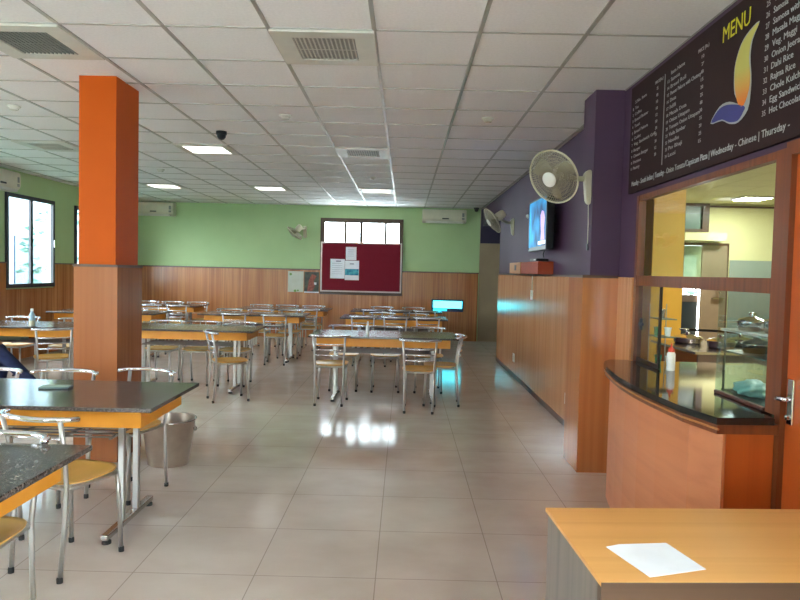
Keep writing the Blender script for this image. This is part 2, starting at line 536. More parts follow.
MB().box(5.19, 5.60, 12.49, 12.50, 1.40, 2.085).build('frosted_pane', mat('frosted_green_glass', rgb(176, 214, 190), .3, c2=rgb(196, 228, 206), scale=9), dk)
MB().tube([(5.80, 12.36, 1.40), (5.80, 12.30, 1.40), (5.80, 12.30, 1.25), (5.84, 12.30, 1.20)], .014).box(5.70, 5.90, 12.31, 12.36, 1.10, 1.13).build('bolt', MT['steel'], dk)

# ------------------------------------------------------------------ outside the windows
bl = thing('building', 'white rendered building seen through the left wall windows', 'building', (-11.5, 16.0, 0))
MB().box(-15.0, -11.0, 14.9, 26, -.3, 6.5).box(-15.0, -14.5, 6, 14.9, -.3, 6.5).build('wall', MT['facade'], bl)
MB().box(-11.0, -10.96, 18.7, 20.1, -.3, 2.25).build('shutter', mat('blue_shutter', rgb(34, 52, 76), .5), bl)
def bush(loc, lab, s, n=260):
    t = thing('bush', lab, 'bush', loc, 0, 'bushes outside the windows')
    mb = MB()
    for _ in range(n):
        a, b_, rr = random.uniform(0, 6.28), random.uniform(-1.2, 1.4), random.uniform(.75, 1) * s
        p = Vector((math.cos(a) * math.cos(b_), math.sin(a) * math.cos(b_), .0)) * rr + Vector((0, 0, s * 1.15 + math.sin(b_) * s))
        q = Matrix.Rotation(random.uniform(0, 6), 3, 'Z') @ Matrix.Rotation(random.uniform(0, 6), 3, 'X')
        L = .16
        mb.quad([p + q @ Vector(v) for v in ((-L, 0, 0), (0, -L * .5, .02), (L, 0, 0), (0, L * .5, .02))])
    mb.build('foliage', MT['leaf'], t, local=True)
    MB().tube([(0, 0, -.1), (.02, 0, s * .8), (0, .03, s * 1.4)], .05).build('stem', MT['cap'], t, local=True)
bush((5.4, 15.2, -.1), 'green bush outside the kitchen door', 1.3)
bush((-9.9, 12.6, -.1), 'pale green bush in front of the white building', .95)
bush((-8.6, 17.6, -.1), 'tall pale green bush beyond the last left window', 1.5)
struct(MB().box(-26, XL - .25, -12, 30, -.35, -.12), 'ground_outside', MT['leaf'])

# ------------------------------------------------------------------ orange pillar
p = thing('pillar', 'square orange pillar with brown wood cladding below', 'pillar', (-2.28, 5.15, 0))
MB().box(-2.425, -2.15, 4.945, 5.36, 1.48, CZ).build('shaft', MT['orange'], p)
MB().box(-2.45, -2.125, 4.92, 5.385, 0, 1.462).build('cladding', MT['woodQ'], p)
MB().box(-2.455, -2.12, 4.915, 5.39, 1.462, 1.482).build('cap_strip', MT['cap'], p)

# ------------------------------------------------------------------ chairs
GC = 'steel dining chairs with orange seats'
def arc(y0, bow, half, z, n=9, ends=0):
    pts = []
    for k in range(n):
        t = -1 + 2 * k / (n - 1)
        pts.append((t * half, y0 - bow * (1 - t * t), z))
    return pts
def make_chair():
    t = thing('dining_chair', 'steel chair', 'chair', group=GC)
    # seat, gently dished superellipse
    mb = MB()
    n = 28
    rings = []
    for lvl, (sc_, z) in enumerate([(.25, .436), (.7, .439), (.93, .447), (1.0, .454), (.985, .444), (.7, .428)]):
        ring = []
        for k in range(n):
            a = 2 * math.pi * k / n
            c, s_ = math.cos(a), math.sin(a)
            x = .188 * math.copysign(abs(c) ** .62, c) * sc_
            y = .185 * math.copysign(abs(s_) ** .62, s_) * sc_
            ring.append(mb.bm.verts.new((x, y, z)))
        rings.append(ring)
    for A, B in zip(rings, rings[1:]):
        for k in range(n):
            mb.bm.faces.new((A[k], A[(k + 1) % n], B[(k + 1) % n], B[k]))
    mb.bm.faces.new(rings[0][::-1]); mb.bm.faces.new(rings[-1])
    mb.build('seat', MT['seat'], t, smooth=True, local=True)
    MB().tube([(-.16, -.15, .425), (-.165, .13, .425), (-.14, .155, .425), (.14, .155, .425), (.165, .13, .425), (.16, -.15, .425), (.14, -.17, .425), (-.14, -.17, .425)], .0095, 8, True).build('seat_frame', MT['leg'], t, smooth=True, local=True)
    for s_ in (-1, 1):
        l = MB().tube([(s_ * .147, -.212, 0), (s_ * .153, -.19, .25), (s_ * .156, -.18, .44), (s_ * .164, -.20, .60), (s_ * .174, -.235, .76)], .0115).build('leg', MT['leg'], t, smooth=True, local=True)
        MB().lathe([(.014, 0), (.0145, .02), (.012, .028)], (s_ * .147, -.212, 0), 10).build('rubber_foot', MT['rubber'], l, smooth='auto', local=True)
        l = MB().tube([(s_ * .163, .172, 0), (s_ * .156, .16, .30), (s_ * .150, .15, .425)], .0115).build('leg', MT['leg'], t, smooth=True, local=True)
        MB().lathe([(.014, 0), (.0145, .02), (.012, .028)], (s_ * .163, .172, 0), 10).build('rubber_foot', MT['rubber'], l, smooth='auto', local=True)
    pts = [(-.215, -.17, .765), (-.205, -.205, .768), (-.18, -.232, .77), (-.12, -.262, .77), (-.06, -.276, .77), (0, -.28, .77),
           (.06, -.276, .77), (.12, -.262, .77), (.18, -.232, .77), (.205, -.205, .768), (.215, -.17, .765)]
    MB().tube(pts, .0155, 10, flat=.8).build('top_rail', MT['chrome'], t, smooth=True, local=True)
    for z, y0 in ((.555, -.195), (.615, -.204), (.675, -.217)):
        MB().tube(arc(y0, .035, .166, z), .0075, 8).build('back_slat', MT['chrome'], t, smooth=True, local=True)
    return t

CH = []   # (x, y, rotation in degrees, label)
def chair_at(x, y, deg, label):
    CH.append((x, y, deg, label))

# table list: name, x0, x1, y0, label
TL = {}
def tdef(k, x0, x1, y0, label):
    TL[k] = (x0, x1, y0, label)
tdef('A', -2.945, -1.275, 3.36, 'dark granite dining table with a phone on it, right in front of the orange pillar')
tdef('B', -2.915, -1.245, 1.86, 'grey granite dining table nearest the camera, cut by the left picture edge')
tdef('C', -3.41, -1.74, 7.66, 'granite dining table just right of the orange pillar, side-turned chair at its corner')
tdef('D', -3.20, -1.58, 10.36, 'granite dining table one row behind the table right of the pillar')
tdef('E', -3.02, -1.37, 11.95, 'granite dining table in front of the two wall posters, middle column, back row')
tdef('G', -5.42, -3.75, 7.56, 'granite dining table left of the pillar with a bottle on it')
tdef('H', -5.45, -3.80, 10.10, 'dark granite dining table under the left window, mostly behind the pillar')
tdef('F', -5.50, -3.83, 12.30, 'granite dining table in the back left corner under the air conditioner')
tdef('M', -1.05, .62, 7.33, 'granite dining table with a small bottle, front of the right column')
tdef('N', -.99, .70, 10.24, 'granite dining table in the middle of the right column')
tdef('P', -.95, .70, 12.05, 'granite dining table at the back of the right column, below the red board')

def make_table(L):
    t = thing('dining_table', 'x', 'table', group='granite topped dining tables')
    D = .8
    MB().box(-L / 2, L / 2, 0, D, .728, .75, .004).build('tabletop', MT['granite'], t, local=True)
    ap = MB()
    a = .085
    ap.box(-L / 2 + a, L / 2 - a, a, a + .02, .628, .728).box(-L / 2 + a, L / 2 - a, D - a - .02, D - a, .628, .728)
    ap.box(-L / 2 + a, -L / 2 + a + .02, a + .02, D - a - .02, .628, .728).box(L / 2 - a - .02, L / 2 - a, a + .02, D - a - .02, .628, .728)
    ap.build('apron', MT['apron'], t, local=True)
    for s_ in (-1, 1):
        x = s_ * (L / 2 - .275)
        for dy in (-.10, .10):
            MB().box(x - .016, x + .016, D / 2 + dy - .016, D / 2 + dy + .016, .055, .728, .003).build('leg', MT['leg'], t, local=True)
        fb = MB().box(x - .02, x + .02, .08, D - .08, .022, .055, .006).build('foot_bar', MT['steel'], t, local=True)
        MB().lathe([(.024, 0), (.024, .015), (.015, .024)], (x, .11, 0), 12).build('foot', MT['rubber'], fb, smooth='auto', local=True)
        MB().lathe([(.024, 0), (.024, .015), (.015, .024)], (x, D - .11, 0), 12).build('foot', MT['rubber'], fb, smooth='auto', local=True)
    xs_ = L / 2 - .275 - .016
    sh = MB()
    for k in range(7):
        sh.tube([(-xs_, .20 + k * .0667, .548), (xs_, .20 + k * .0667, .548)], .0055, 6)
    for x in (-xs_ + .006, -xs_ / 2, 0, xs_ / 2, xs_ - .006):
        sh.box(x - .006, x + .006, .195, .605, .534, .545)
    sh.build('shelf', MT['shelf'], t, local=True)
    return t
t0 = None
for k, (x0, x1, y0, lab) in TL.items():
    if t0 is None:
        t0 = make_table(1.67)
        t = t0
    else:
        t = copy_tree(t0)
    t.location = ((x0 + x1) / 2, y0, 0)
    t['label'] = lab

# chairs around table A / B
chair_at(-1.64, 3.265, -18, 'nearest whole steel chair with an orange seat, between the two front left tables')
chair_at(-2.19, 3.33, -4, 'steel chair left of the nearest whole chair, its top rail cut by the photo edge')
chair_at(-1.775, 4.26, 162, 'steel chair beside the bucket, behind the corner of the front left table')
chair_at(-2.22, 4.14, 178, 'steel chair on the far side of the front left table, directly before the pillar')
chair_at(-2.70, 4.12, 184, 'steel chair behind the front left table at the left photo edge')
chair_at(-1.64, 2.46, 180, 'steel chair tucked behind the nearest grey table, only seat edge and rail showing')
chair_at(-2.12, 2.47, 183, 'steel chair behind the nearest grey table, further left, mostly outside the photo')
# table C
chair_at(-1.93, 7.41, -62.7, 'steel chair turned sideways at the corner of the table right of the pillar')
chair_at(-3.05, 8.38, 180, 'left chair behind the table right of the pillar')
chair_at(-2.585, 8.38, 180, 'middle chair of three behind the table right of the pillar')
chair_at(-2.12, 8.38, 178, 'right chair of three behind the table right of the pillar')
# table D
chair_at(-1.97, 10.34, 3, 'single chair with its back to the camera at the second middle table, right end')
chair_at(-2.60, 10.42, 0, 'chair with its back to the camera at the second middle table, left end')
chair_at(-2.95, 11.10, 180, 'left of three chairs behind the second middle table')
chair_at(-2.42, 11.10, 180, 'middle of three chairs behind the second middle table')
chair_at(-1.90, 11.10, 180, 'right of three chairs behind the second middle table')
# table E
chair_at(-1.72, 11.86, 8, 'chair before the last middle table, near its right end')
chair_at(-2.75, 12.70, 180, 'left chair behind the last middle table, against the rear wood wall')
chair_at(-2.25, 12.70, 180, 'middle chair behind the last middle table, against the rear wood wall')
chair_at(-1.74, 12.70, 180, 'right chair behind the last middle table, under the wall posters')
# table G
chair_at(-3.90, 7.36, 32, 'angled steel chair just left of the pillar, at the bottle table')
chair_at(-4.50, 6.90, -90, 'steel chair the seated person in jeans sits on, at the left edge')
chair_at(-4.93, 8.40, 180, 'steel chair behind the bottle table, seen either side of the bottle')
chair_at(-4.25, 8.36, 176, 'steel chair behind the bottle table, beside the pillar')
# table H, F
chair_at(-5.10, 10.88, 180, 'left chair behind the dark table under the left window')
chair_at(-4.58, 10.88, 180, 'middle chair behind the dark table under the left window')
chair_at(-4.12, 10.88, 180, 'right chair behind the dark table under the left window')
chair_at(-4.62, 12.26, 0, 'front chair with yellow seat at the back left corner table')
chair_at(-4.12, 12.28, 0, 'front chair at the back left corner table, right end')
chair_at(-5.10, 13.06, 180, 'left chair behind the back left corner table')
chair_at(-4.60, 13.06, 180, 'middle chair behind the back left corner table')
chair_at(-4.10, 13.06, 180, 'right chair behind the back left corner table')
# table M
chair_at(-.79, 7.38, -1, 'chair with its back to the camera, left end of the front right table')
chair_at(.19, 7.10, -3, 'chair with its back to the camera, right half of the front right table')
chair_at(.425, 7.45, 88, 'side-turned chair at the right end of the front right table')
chair_at(-.72, 8.24, 180, 'left chair behind the front right table')
chair_at(-.21, 8.22, 182, 'middle chair behind the front right table, just right of the small bottle')
chair_at(.32, 8.24, 180, 'right chair behind the front right table')
# table N
chair_at(-.62, 10.44, 0, 'left of three chairs with backs to the camera, second right table')
chair_at(-.12, 10.44, 0, 'middle of three chairs with backs to the camera, second right table')
chair_at(.38, 10.44, 0, 'right of three chairs with backs to the camera, second right table')
chair_at(-.35, 11.00, 180, 'left chair on the far side of the second right table')
chair_at(.22, 11.00, 180, 'right chair on the far side of the second right table')
# table P
chair_at(-.55, 12.24, 0, 'left of three chairs before the rearmost right table')
chair_at(-.06, 12.24, 0, 'middle of three chairs before the rearmost right table')
chair_at(.40, 12.24, 0, 'right of three chairs before the rearmost right table')
chair_at(-.42, 12.92, 180, 'left chair behind the rearmost right table, under the red board')
chair_at(.20, 12.92, 180, 'right chair behind the rearmost right table, beside the cyan light')
proto = make_chair()
for k, (x, y, a, lab) in enumerate(CH):
    c = proto if k == 0 else copy_tree(proto)
    c.location = (x, y, 0)
    c.rotation_euler = (0, 0, R(a))
    c['label'] = lab

# ------------------------------------------------------------------ things on and under tables
def bottle(loc, lab, h, r, m, mcap):
    t = thing('bottle', lab, 'bottle', loc)
    MB().lathe([(r * .9, 0), (r, .01), (r, h * .62), (r * .5, h * .78), (r * .4, h * .84)], (0, 0, 0), 16).build('body', m, t, smooth='auto', local=True)
    MB().lathe([(r * .5, h * .84), (r * .5, h * .98), (r * .4, h)], (0, 0, 0), 16).build('cap', mcap, t, smooth='auto', local=True)
    return t
b = bottle((-4.33, 7.72, .75), 'pale blue water bottle on the table left of the pillar', .20, .034, MT['bluebottle'], MT['white'])
MB().lathe([(.0345, .0), (.0345, .06)], (0, 0, .002), 16).build('label_band', MT['cream'], b, smooth='auto', local=True)
bottle((-.405, 7.62, .75), 'small white bottle on the front right table', .15, .02, MT['white'], MT['white'])
t = thing('phone', 'grey-green mobile phone lying on the front left table', 'phone', (-2.03, 3.87, .75), R(8))
MB().box(-.085, .085, -.042, .042, 0, .012, .005).build('case', MT['phone'], t, local=True)
MB().box(-.078, .078, -.037, .037, .012, .0135).build('screen', MT['tray'], t, local=True)
t = thing('food_tray', 'pale green tray on the shelf under the bottle table', 'tray', (-4.75, 7.96, .5545), 0)
MB().box(-.2, .2, -.07, .07, 0, .01).frame_y(-.2, .2, 0, .05, -.08, -.07, .012).box(-.2, .2, .07, .08, 0, .05).box(-.2, -.19, -.07, .07, 0, .05).box(.19, .2, -.07, .07, 0, .05).box(-.2, .2, -.08, -.07, 0, .05).build('tray_body', MT['tray'], t, local=True)
MB().box(-.15, .12, -.05, .05, .01, .045, .01).build('liner', MT['bluebottle'], t, local=True)

# galvanised bucket
t = thing('bucket', 'round galvanised steel bucket on the floor beside the pillar base', 'bucket', (-1.745, 4.95, 0))
MB().lathe([(.145, 0), (.15, .012), (.152, .06), (.156, .066), (.192, .325), (.197, .33), (.197, .34), (.188, .34), (.186, .33), (.146, .02), (.01, .018)], (0, 0, 0), 40).build('body', MT['bucket'], t, smooth='auto', local=True)
MB().tube([(.198 * math.cos(a), .198 * math.sin(a), .336) for a in [k * math.pi / 16 for k in range(32)]], .006, 6, True).build('rim', MT['steel'], t, smooth=True, local=True)
for s_ in (-1, 1):
    MB().tube([(s_ * .19 + s_ * .006, -.02 , .28), (s_ * .20, -.025, .26), (s_ * .203, 0, .25), (s_ * .20, .025, .26), (s_ * .196, .02, .28)], .005, 6).build('ring_handle', MT['steel'], t, smooth=True, local=True)

# ------------------------------------------------------------------ front desk
t = thing('cabinet_desk', 'low wooden desk with pale top and dark open shelf front, right foreground', 'desk', (1.0, 1.57, 0))
MB().box(.485, 1.56, 1.574, 2.075, .740, .752, .001).build('desktop', MT['desk'], t)
MB().box(.49, .515, 1.60, 2.06, 0, .7395).build('side_panel', MT['deskg'], t)
MB().box(1.53, 1.555, 1.60, 2.06, 0, .7395).build('side_panel', MT['deskg'], t)
MB().box(.486, 1.56, 1.575, 1.60, .688, .7395).build('front_rail', MT['deskd'], t)
MB().box(.485, 1.56, 1.571, 1.5735, .688, .7515).build('edge_strip', MT['deskd'], t)
MB().box(.515, 1.53, 2.035, 2.055, .03, .7395).build('back_panel', MT['deskd'], t)
MB().box(.515, 1.53, 1.61, 2.035, .50, .52).build('shelf', MT['deskd'], t)
MB().box(.515, 1.53, 1.61, 2.035, .10, .12).build('shelf', MT['deskd'], t)
t.location = (1.0, 1.58, 0); t.rotation_euler = (0, 0, R(3.0))
def carton(x0, x1, y0, y1, z0, z1, m, lab, nm='carton'):
    t = thing(nm, lab, 'box', ((x0 + x1) / 2, (y0 + y1) / 2, z0))
    MB().box(x0, x1, y0, y1, z0, z1, .002).build('body', m, t)
    MB().box(x0 - .001, x1 + .001, y0 - .001, y1 + .001, z1 - .03, z1 - .018).build('lid_band', MT['cap'], t)
carton(.60, .74, 1.64, 1.86, .52, .665, MT['orange'], 'orange carton on the upper shelf inside the front desk')
carton(.79, .94, 1.66, 1.88, .52, .655, MT['paper'], 'white carton beside the orange one inside the front desk')
sh = MB()
P4 = [(.559, 1.763), (.735, 1.800), (.772, 1.640), (.613, 1.588)]
sh.prism([P4[0], (.60, 1.782), P4[1], P4[2], P4[3]][::-1], .7525, .7535)
tag(sh.build('paper_sheet', MT['paper']), 'white sheet of paper lying on the pale desk top', 'paper')

# ------------------------------------------------------------------ service counter
FR = [(1.45, 4.655), (1.39, 4.56), (1.345, 4.43), (1.318, 4.29), (1.285, 4.08), (1.260, 3.86), (1.246, 3.6), (1.25, 3.35), (1.272, 3.02), (1.325, 2.775)]
top = FR + [(1.575, 2.79), (1.575, HY0 + .09), (2.46, HY0 + .09), (2.46, HY1 - .05), (1.575, HY1 - .05), (1.585, 4.655)]
t = thing('service_counter', 'curved wooden service counter with a black granite top under the hatch', 'counter', (1.4, 3.8, 0))
MB().prism(top, .868, .898, .003).build('countertop', MT['graniteB'], t)
body = [(x + .045, y) for x, y in FR[:-1]] + [(1.385, 2.84), (1.604, 2.84), (1.604, 4.64)]
body[0] = (1.48, 4.64)
MB().prism(body, .0, .825).build('curved_front', MT['woodC'], t)
lip = [(x + .012, y) for x, y in FR[:-1]] + [(1.335, 2.79), (1.598, 2.80), (1.598, 4.65)]
MB().prism(lip, .825, .868).build('edge_band', MT['woodD'], t)
MB().box(1.395, 1.598, 2.832, 2.8395, .002, .82).build('side_panel', MT['door'], t)
MB().tube([(x + .008, y, .848) for x, y in FR], .005, 6).build('trim_strip', MT['boxp'], t)
MB().box(1.70, 2.35, 2.98, 4.58, 0, .868).build('inner_base', MT['woodC'], t)

# on the counter
bt = thing('squeeze_bottle', 'white squeeze bottle with a red cap standing on the granite counter', 'bottle', (1.685, 4.165, .8985))
bt.scale = (.85, .85, .9)
MB().lathe([(.028, 0), (.03, .005), (.03, .115), (.022, .13)], (0, 0, 0), 20).build('body', MT['white'], bt, smooth='auto', local=True)
MB().lathe([(.024, .13), (.022, .15), (.007, .165), (.004, .19)], (0, 0, 0), 16).build('cap', MT['redcap'], bt, smooth='auto', local=True)
tag(MB().box(1.600, 1.624, 2.94, 3.40, .8985, .914, .004).build('wooden_batten', MT['stick']), 'dark red wooden batten lying on the granite counter below the sliding glass', 'batten')
mb = MB()
bmesh.ops.create_icosphere(mb.bm, subdivisions=4, radius=1)
for v in mb.bm.verts:
    n = math.sin(v.co.x * 7 + 2 * math.sin(v.co.y * 5)) * .09 + math.sin(v.co.z * 9 + v.co.y * 8) * .07
    v.co *= 1 + n
    v.co = Vector((v.co.x * .07 + 1.765, v.co.y * .11 + 3.34, max(v.co.z * .045 + .93, .8995)))
tag(mb.build('plastic_bag', MT['bag'], smooth=True), 'crumpled white plastic bag on the counter behind the sliding glass', 'bag')

# rack and pans in the kitchen, seen through the sliding glass
rk = thing('serving_rack', 'steel and glass serving rack on the inner counter behind the hatch', 'rack', (2.15, 3.9, .8985))
fr = MB()
for x in (2.06, 2.40):
    for y in (3.55, 4.25):
        fr.box(x - .005, x + .005, y - .005, y + .005, .8985, 1.15)
fr.build('frame', MT['leg'], rk)
MB().box(2.04, 2.42, 3.52, 4.28, 1.15, 1.165).build('top_shelf', MT['white'], rk)
MB().box(2.05, 2.41, 3.54, 4.26, 1.02, 1.028).build('middle_shelf', MT['kvent'], rk)
def pan(x, y, z, r, h, lab, nm='pan'):
    t = thing(nm, lab, 'pan', (x, y, z), 0, 'steel pans in the kitchen')
    MB().lathe([(r * .85, 0), (r * .95, .01), (r, h), (r * 1.12, h), (r * 1.12, h + .006), (r * .97, h + .006), (r * .85, .012), (.01, .01)], (0, 0, 0), 24).build('bowl', MT['steel'], t, smooth='auto', local=True)
    MB().lathe([(r * 1.05, h + .006), (r * .9, h + .02), (r * .3, h + .035), (.02, h + .04), (.02, h + .06), (.005, h + .062)], (0, 0, 0), 24).build('lid', MT['chrome'], t, smooth='auto', local=True)
pan(2.16, 4.12, 1.165, .085, .05, 'left lidded steel pan on top of the serving rack')
pan(2.20, 3.90, 1.165, .08, .06, 'middle lidded steel pan on top of the serving rack')
pan(2.21, 3.66, 1.165, .08, .05, 'right lidded steel pan on top of the serving rack')
pan(2.18, 4.10, 1.029, .08, .05, 'left steel pan on the middle shelf of the serving rack')
pan(2.20, 3.80, 1.029, .09, .045, 'right steel pan on the middle shelf of the serving rack')
wt = thing('work_table', 'steel topped work table with pans in the kitchen behind the hatch', 'table', (2.9, 5.9, 0))
MB().box(2.46, 3.9, 5.58, 6.6, .84, .86).build('tabletop', MT['steel'], wt)
MB().box(2.50, 3.86, 5.62, 5.64, .60, .84).build('front_panel', MT['shelf'], wt)
MB().box(2.50, 2.52, 5.64, 6.55, .60, .84).build('side_panel', MT['apron'], wt)
for x in (2.52, 3.84):
    for y in (5.64, 6.54):
        MB().box(x - .02, x + .02, y - .02, y + .02, 0, .60).build('leg', MT['leg'], wt)
pan(2.72, 6.35, .86, .13, .05, 'wide steel pan at the left of the kitchen work table')
pan(2.85, 5.95, .86, .12, .06, 'steel pan in the middle of the kitchen work table')
pan(3.15, 6.2, .86, .12, .05, 'steel pan at the right of the kitchen work table')
t = thing('frying_spoon', 'long dark ladle lying across the pans on the kitchen work table', 'ladle', (2.95, 6.3, .98))
MB().tube([(2.75, 6.40, .985), (3.0, 6.2, .99), (3.25, 6.0, .985)], .012).build('handle', MT['black'], t, smooth=True)
MB().lathe([(.05, 0), (.055, .012), (.045, .012), (.02, .004)], (2.72, 6.42, .98), 16).build('scoop', MT['steel'], t, smooth='auto')
# cups behind the small left pane
cr = thing('cup_rack', 'small glass shelf with cups behind the left sliding pane', 'rack', (1.75, 4.49, .8985))
MB().box(1.69, 1.81, 4.40, 4.58, 1.08, 1.086).build('shelf', MT['kvent'], cr)
MB().box(1.69, 1.81, 4.40, 4.58, 1.20, 1.206).build('shelf', MT['kvent'], cr)
MB().box(1.69, 1.696, 4.574, 4.58, .8985, 1.30).build('upright', MT['leg'], cr)
MB().box(1.804, 1.81, 4.574, 4.58, .8985, 1.30).build('upright', MT['leg'], cr)
def cup(x, y, z, m, lab):
    tag(MB().lathe([(.017, 0), (.023, .055), (.025, .055), (.025, .06), (.021, .06), (.015, .006), (.004, .004)], (x, y, z), 18).build('cup', m, smooth='auto'), lab, 'cup', 'cups behind the left pane')
cup(1.725, 4.48, .8985, MT['greenp'], 'green cup standing on the counter behind the left sliding pane')
cup(1.775, 4.42, .8985, MT['white'], 'white cup standing on the counter behind the left sliding pane')
cup(1.72, 4.50, 1.087, MT['greenp'], 'green cup on the lower glass shelf behind the left pane')
cup(1.775, 4.46, 1.087, MT['white'], 'white cup on the lower glass shelf behind the left pane')
cup(1.74, 4.48, 1.207, MT['steel'], 'steel cup on the upper glass shelf behind the left pane')

# ------------------------------------------------------------------ menu board
mbd = thing('menu_board', 'long dark menu board with white lettering above the hatch', 'menu board', (1.6, 3.5, 2.07))
MB().box(1.598, 1.62, 2.2, 4.83, 2.072, 2.822, .002).build('panel', MT['menu'], mbd)
MROT = Matrix(((0, 0, -1), (-1, 0, 0), (0, 1, 0)))
def text_bm(lines, mbx, font_scale=1):
    """lines: (string, y_left, z_base, height, width or None) on the plane x = 1.5965"""
    for s_, y, z, h_, wd in lines:
        cu = bpy.data.curves.new('t', 'FONT')
        cu.body = s_
        cu.size = 1
        cu.resolution_u = 2
        ob = bpy.data.objects.new('t', cu)
        COL.objects.link(ob)
        bpy.context.view_layer.update()
        me = bpy.data.meshes.new_from_object(ob.evaluated_get(bpy.context.evaluated_depsgraph_get()))
        xs_ = [v.co.x for v in me.vertices]
        if xs_:
            w0 = max(xs_) - min(xs_)
            k = h_ / .73
            kx = k if wd is None else wd / w0
            mat4 = Matrix.Translation((1.5965, y, z)) @ MROT.to_4x4() @ Matrix.Diagonal((kx, k, 1, 1)) @ Matrix.Translation((-min(xs_), 0, 0))
            me.transform(mat4)
            mbx.bm.from_mesh(me)
        bpy.data.objects.remove(ob)
        bpy.data.curves.remove(cu)
        bpy.data.meshes.remove(me)
    return mbx
def build_text(name, m, lines):
    mbx = text_bm(lines, MB())
    inv = Matrix.Translation(-Vector(mbd.location))
    bmesh.ops.transform(mbx.bm, matrix=inv, verts=mbx.bm.verts[:])
    # thin raised letters
    r_ = bmesh.ops.extrude_face_region(mbx.bm, geom=mbx.bm.faces[:])
    bmesh.ops.translate(mbx.bm, vec=(-.0012, 0, 0), verts=[v for v in r_['geom'] if isinstance(v, bmesh.types.BMVert)])
    return mbx.build(name, m, mbd, local=True)
build_text('heading', MT['myel'], [('MENU', 3.455, 2.680, .085, .27)])
c1 = ['S.No. Item', 'Tea', 'Coffee', 'Bread Butter', 'Toast', 'Bread Pakora', 'Cutlet', 'Veg. Sandwich Grill', 'Burger', 'Cheese Burger', 'Patties', 'Pastry']
p1 = ['PRICE(Rs.)', '5', '8', '10', '10', '12', '10', '20', '25', '30', '12', '20']
c2 = ['Item Name', 'Samosa', 'Bread Roll', 'Paneer Pakora with Chutney', 'Dosa', 'Idli', 'Masala Dosa', 'Onion Uttapam', 'Tomato Onion Uttapam', 'Vada Sambar', 'Noodles', 'Pav Bhaji', 'Lassi']
p2 = ['PRICE (Rs.)', '10', '7', '8', '15', '20', '25', '8', '30', '35', '20', '25', '15']
c3 = ['Item Name', 'Vegetable Cutlet', 'Samosa', 'Samosa with Chole', 'Masala Maggi', 'Veg. Maggi', 'Onion Jeera Rice', 'Dahi Rice', 'Rajma Rice', 'Chole Kulche (single)', 'Egg Sandwich (single)', 'Hot Chocolate (120 ml)']
L1, L2, NUM, PRI = [], [], [], []
for k, s_ in enumerate(c1):
    z = 2.695 - k * .042
    L1.append((s_, 4.74, z, .022, min(.40, .030 * len(s_) * .72)))
    if k: NUM.append((str(k), 4.785, z, .020, .016))
    PRI.append((p1[k], 4.345 if k else 4.37, z + .03, .020, .030 if k else .13))
for k, s_ in enumerate(c2):
    z = 2.715 - k * .0415
    L1.append((s_, 4.115, z, .024, min(.42, .022 * len(s_))))
    if k: NUM.append((str(12 + k), 4.165, z, .020, .028))
    PRI.append((p2[k], 3.695 if k else 3.74, z + .005, .020, .030 if k else .13))
for k, s_ in enumerate(c3):
    z = 2.748 - k * .0485
    L2.append((s_, 2.985, z, .030, min(.42, .0185 * len(s_))))
    NUM.append((str(24 + k) if k else 'S.No.', 3.045 if k else 3.055, z, .026, .030 if k else .05))
build_text('item_list', MT['mtxt2'], L1)
build_text('item_numbers', MT['mtxt2'], NUM)
build_text('price_list', MT['mtxt2'], PRI)
build_text('item_list', MT['mtxt'], L2)
build_text('day_specials', MT['mtxt'], [('Monday - South Indian | Tuesday - Onion Tomato/Capsicum Pizza |', 4.755, 2.118, .036, 1.20),
                                       ('Wednesday - Chinese | Thursday -', 3.54, 2.118, .036, .72)])
MB().box(1.5955, 1.598, 4.208, 4.214, 2.185, 2.745).build('divider', MT['mtxt2'], mbd)
# leaf shaped emblem: yellow to orange blade, blue tail
def yz(px): return px
def blade(pts, name, m, dx):
    mb = MB()
    a = [mb.bm.verts.new((1.5975 - dx, y, z)) for y, z in pts]
    f = mb.bm.faces.new(a)
    r_ = bmesh.ops.extrude_face_region(mb.bm, geom=[f])
    bmesh.ops.translate(mb.bm, vec=(-.0012, 0, 0), verts=[v for v in r_['geom'] if isinstance(v, bmesh.types.BMVert)])
    bmesh.ops.triangulate(mb.bm, faces=[q for q in mb.bm.faces if len(q.verts) > 4])
    return mb.build(name, m, mbd)
def flame_mat():
    m, nt, b = new_mat('emblem_yellow_to_orange')
    tc = nt.nodes.new('ShaderNodeTexCoord')
    sp_ = nt.nodes.new('ShaderNodeSeparateXYZ')
    mr = nt.nodes.new('ShaderNodeMapRange')
    mr.inputs['From Min'].default_value = .25
    mr.inputs['From Max'].default_value = .42
    rp = nt.nodes.new('ShaderNodeValToRGB')
    rp.color_ramp.elements[0].color = rgb(226, 116, 30)
    rp.color_ramp.elements[1].color = rgb(206, 196, 100)
    nt.links.new(tc.outputs['Object'], sp_.inputs[0])
    nt.links.new(sp_.outputs['Z'], mr.inputs['Value'])
    nt.links.new(mr.outputs[0], rp.inputs['Fac'])
    nt.links.new(rp.outputs[0], b.inputs['Base Color'])
    b.inputs['Roughness'].default_value = .6
    return m
def smooth_closed(pts, n=6):
    out = []
    N = len(pts)
    for i in range(N):
        p0, p1_, p2_, p3 = (Vector(pts[(i + k) % N]) for k in (-1, 0, 1, 2))
        for q in range(n):
            t_ = q / n
            out.append(tuple(.5 * ((2 * p1_) + (-p0 + p2_) * t_ + (2 * p0 - 5 * p1_ + 4 * p2_ - p3) * t_ ** 2 + (-p0 + 3 * p1_ - 3 * p2_ + p3) * t_ ** 3)))
    return out
WH = [(3.558, 2.296), (3.464, 2.361), (3.359, 2.361), (3.262, 2.327), (3.309, 2.385), (3.322, 2.467), (3.313, 2.537), (3.266, 2.61), (3.197, 2.647), (3.103, 2.662), (3.158, 2.597), (3.172, 2.522), (3.157, 2.436), (3.155, 2.365), (3.176, 2.278), (3.262, 2.238), (3.35, 2.250), (3.431, 2.283)]
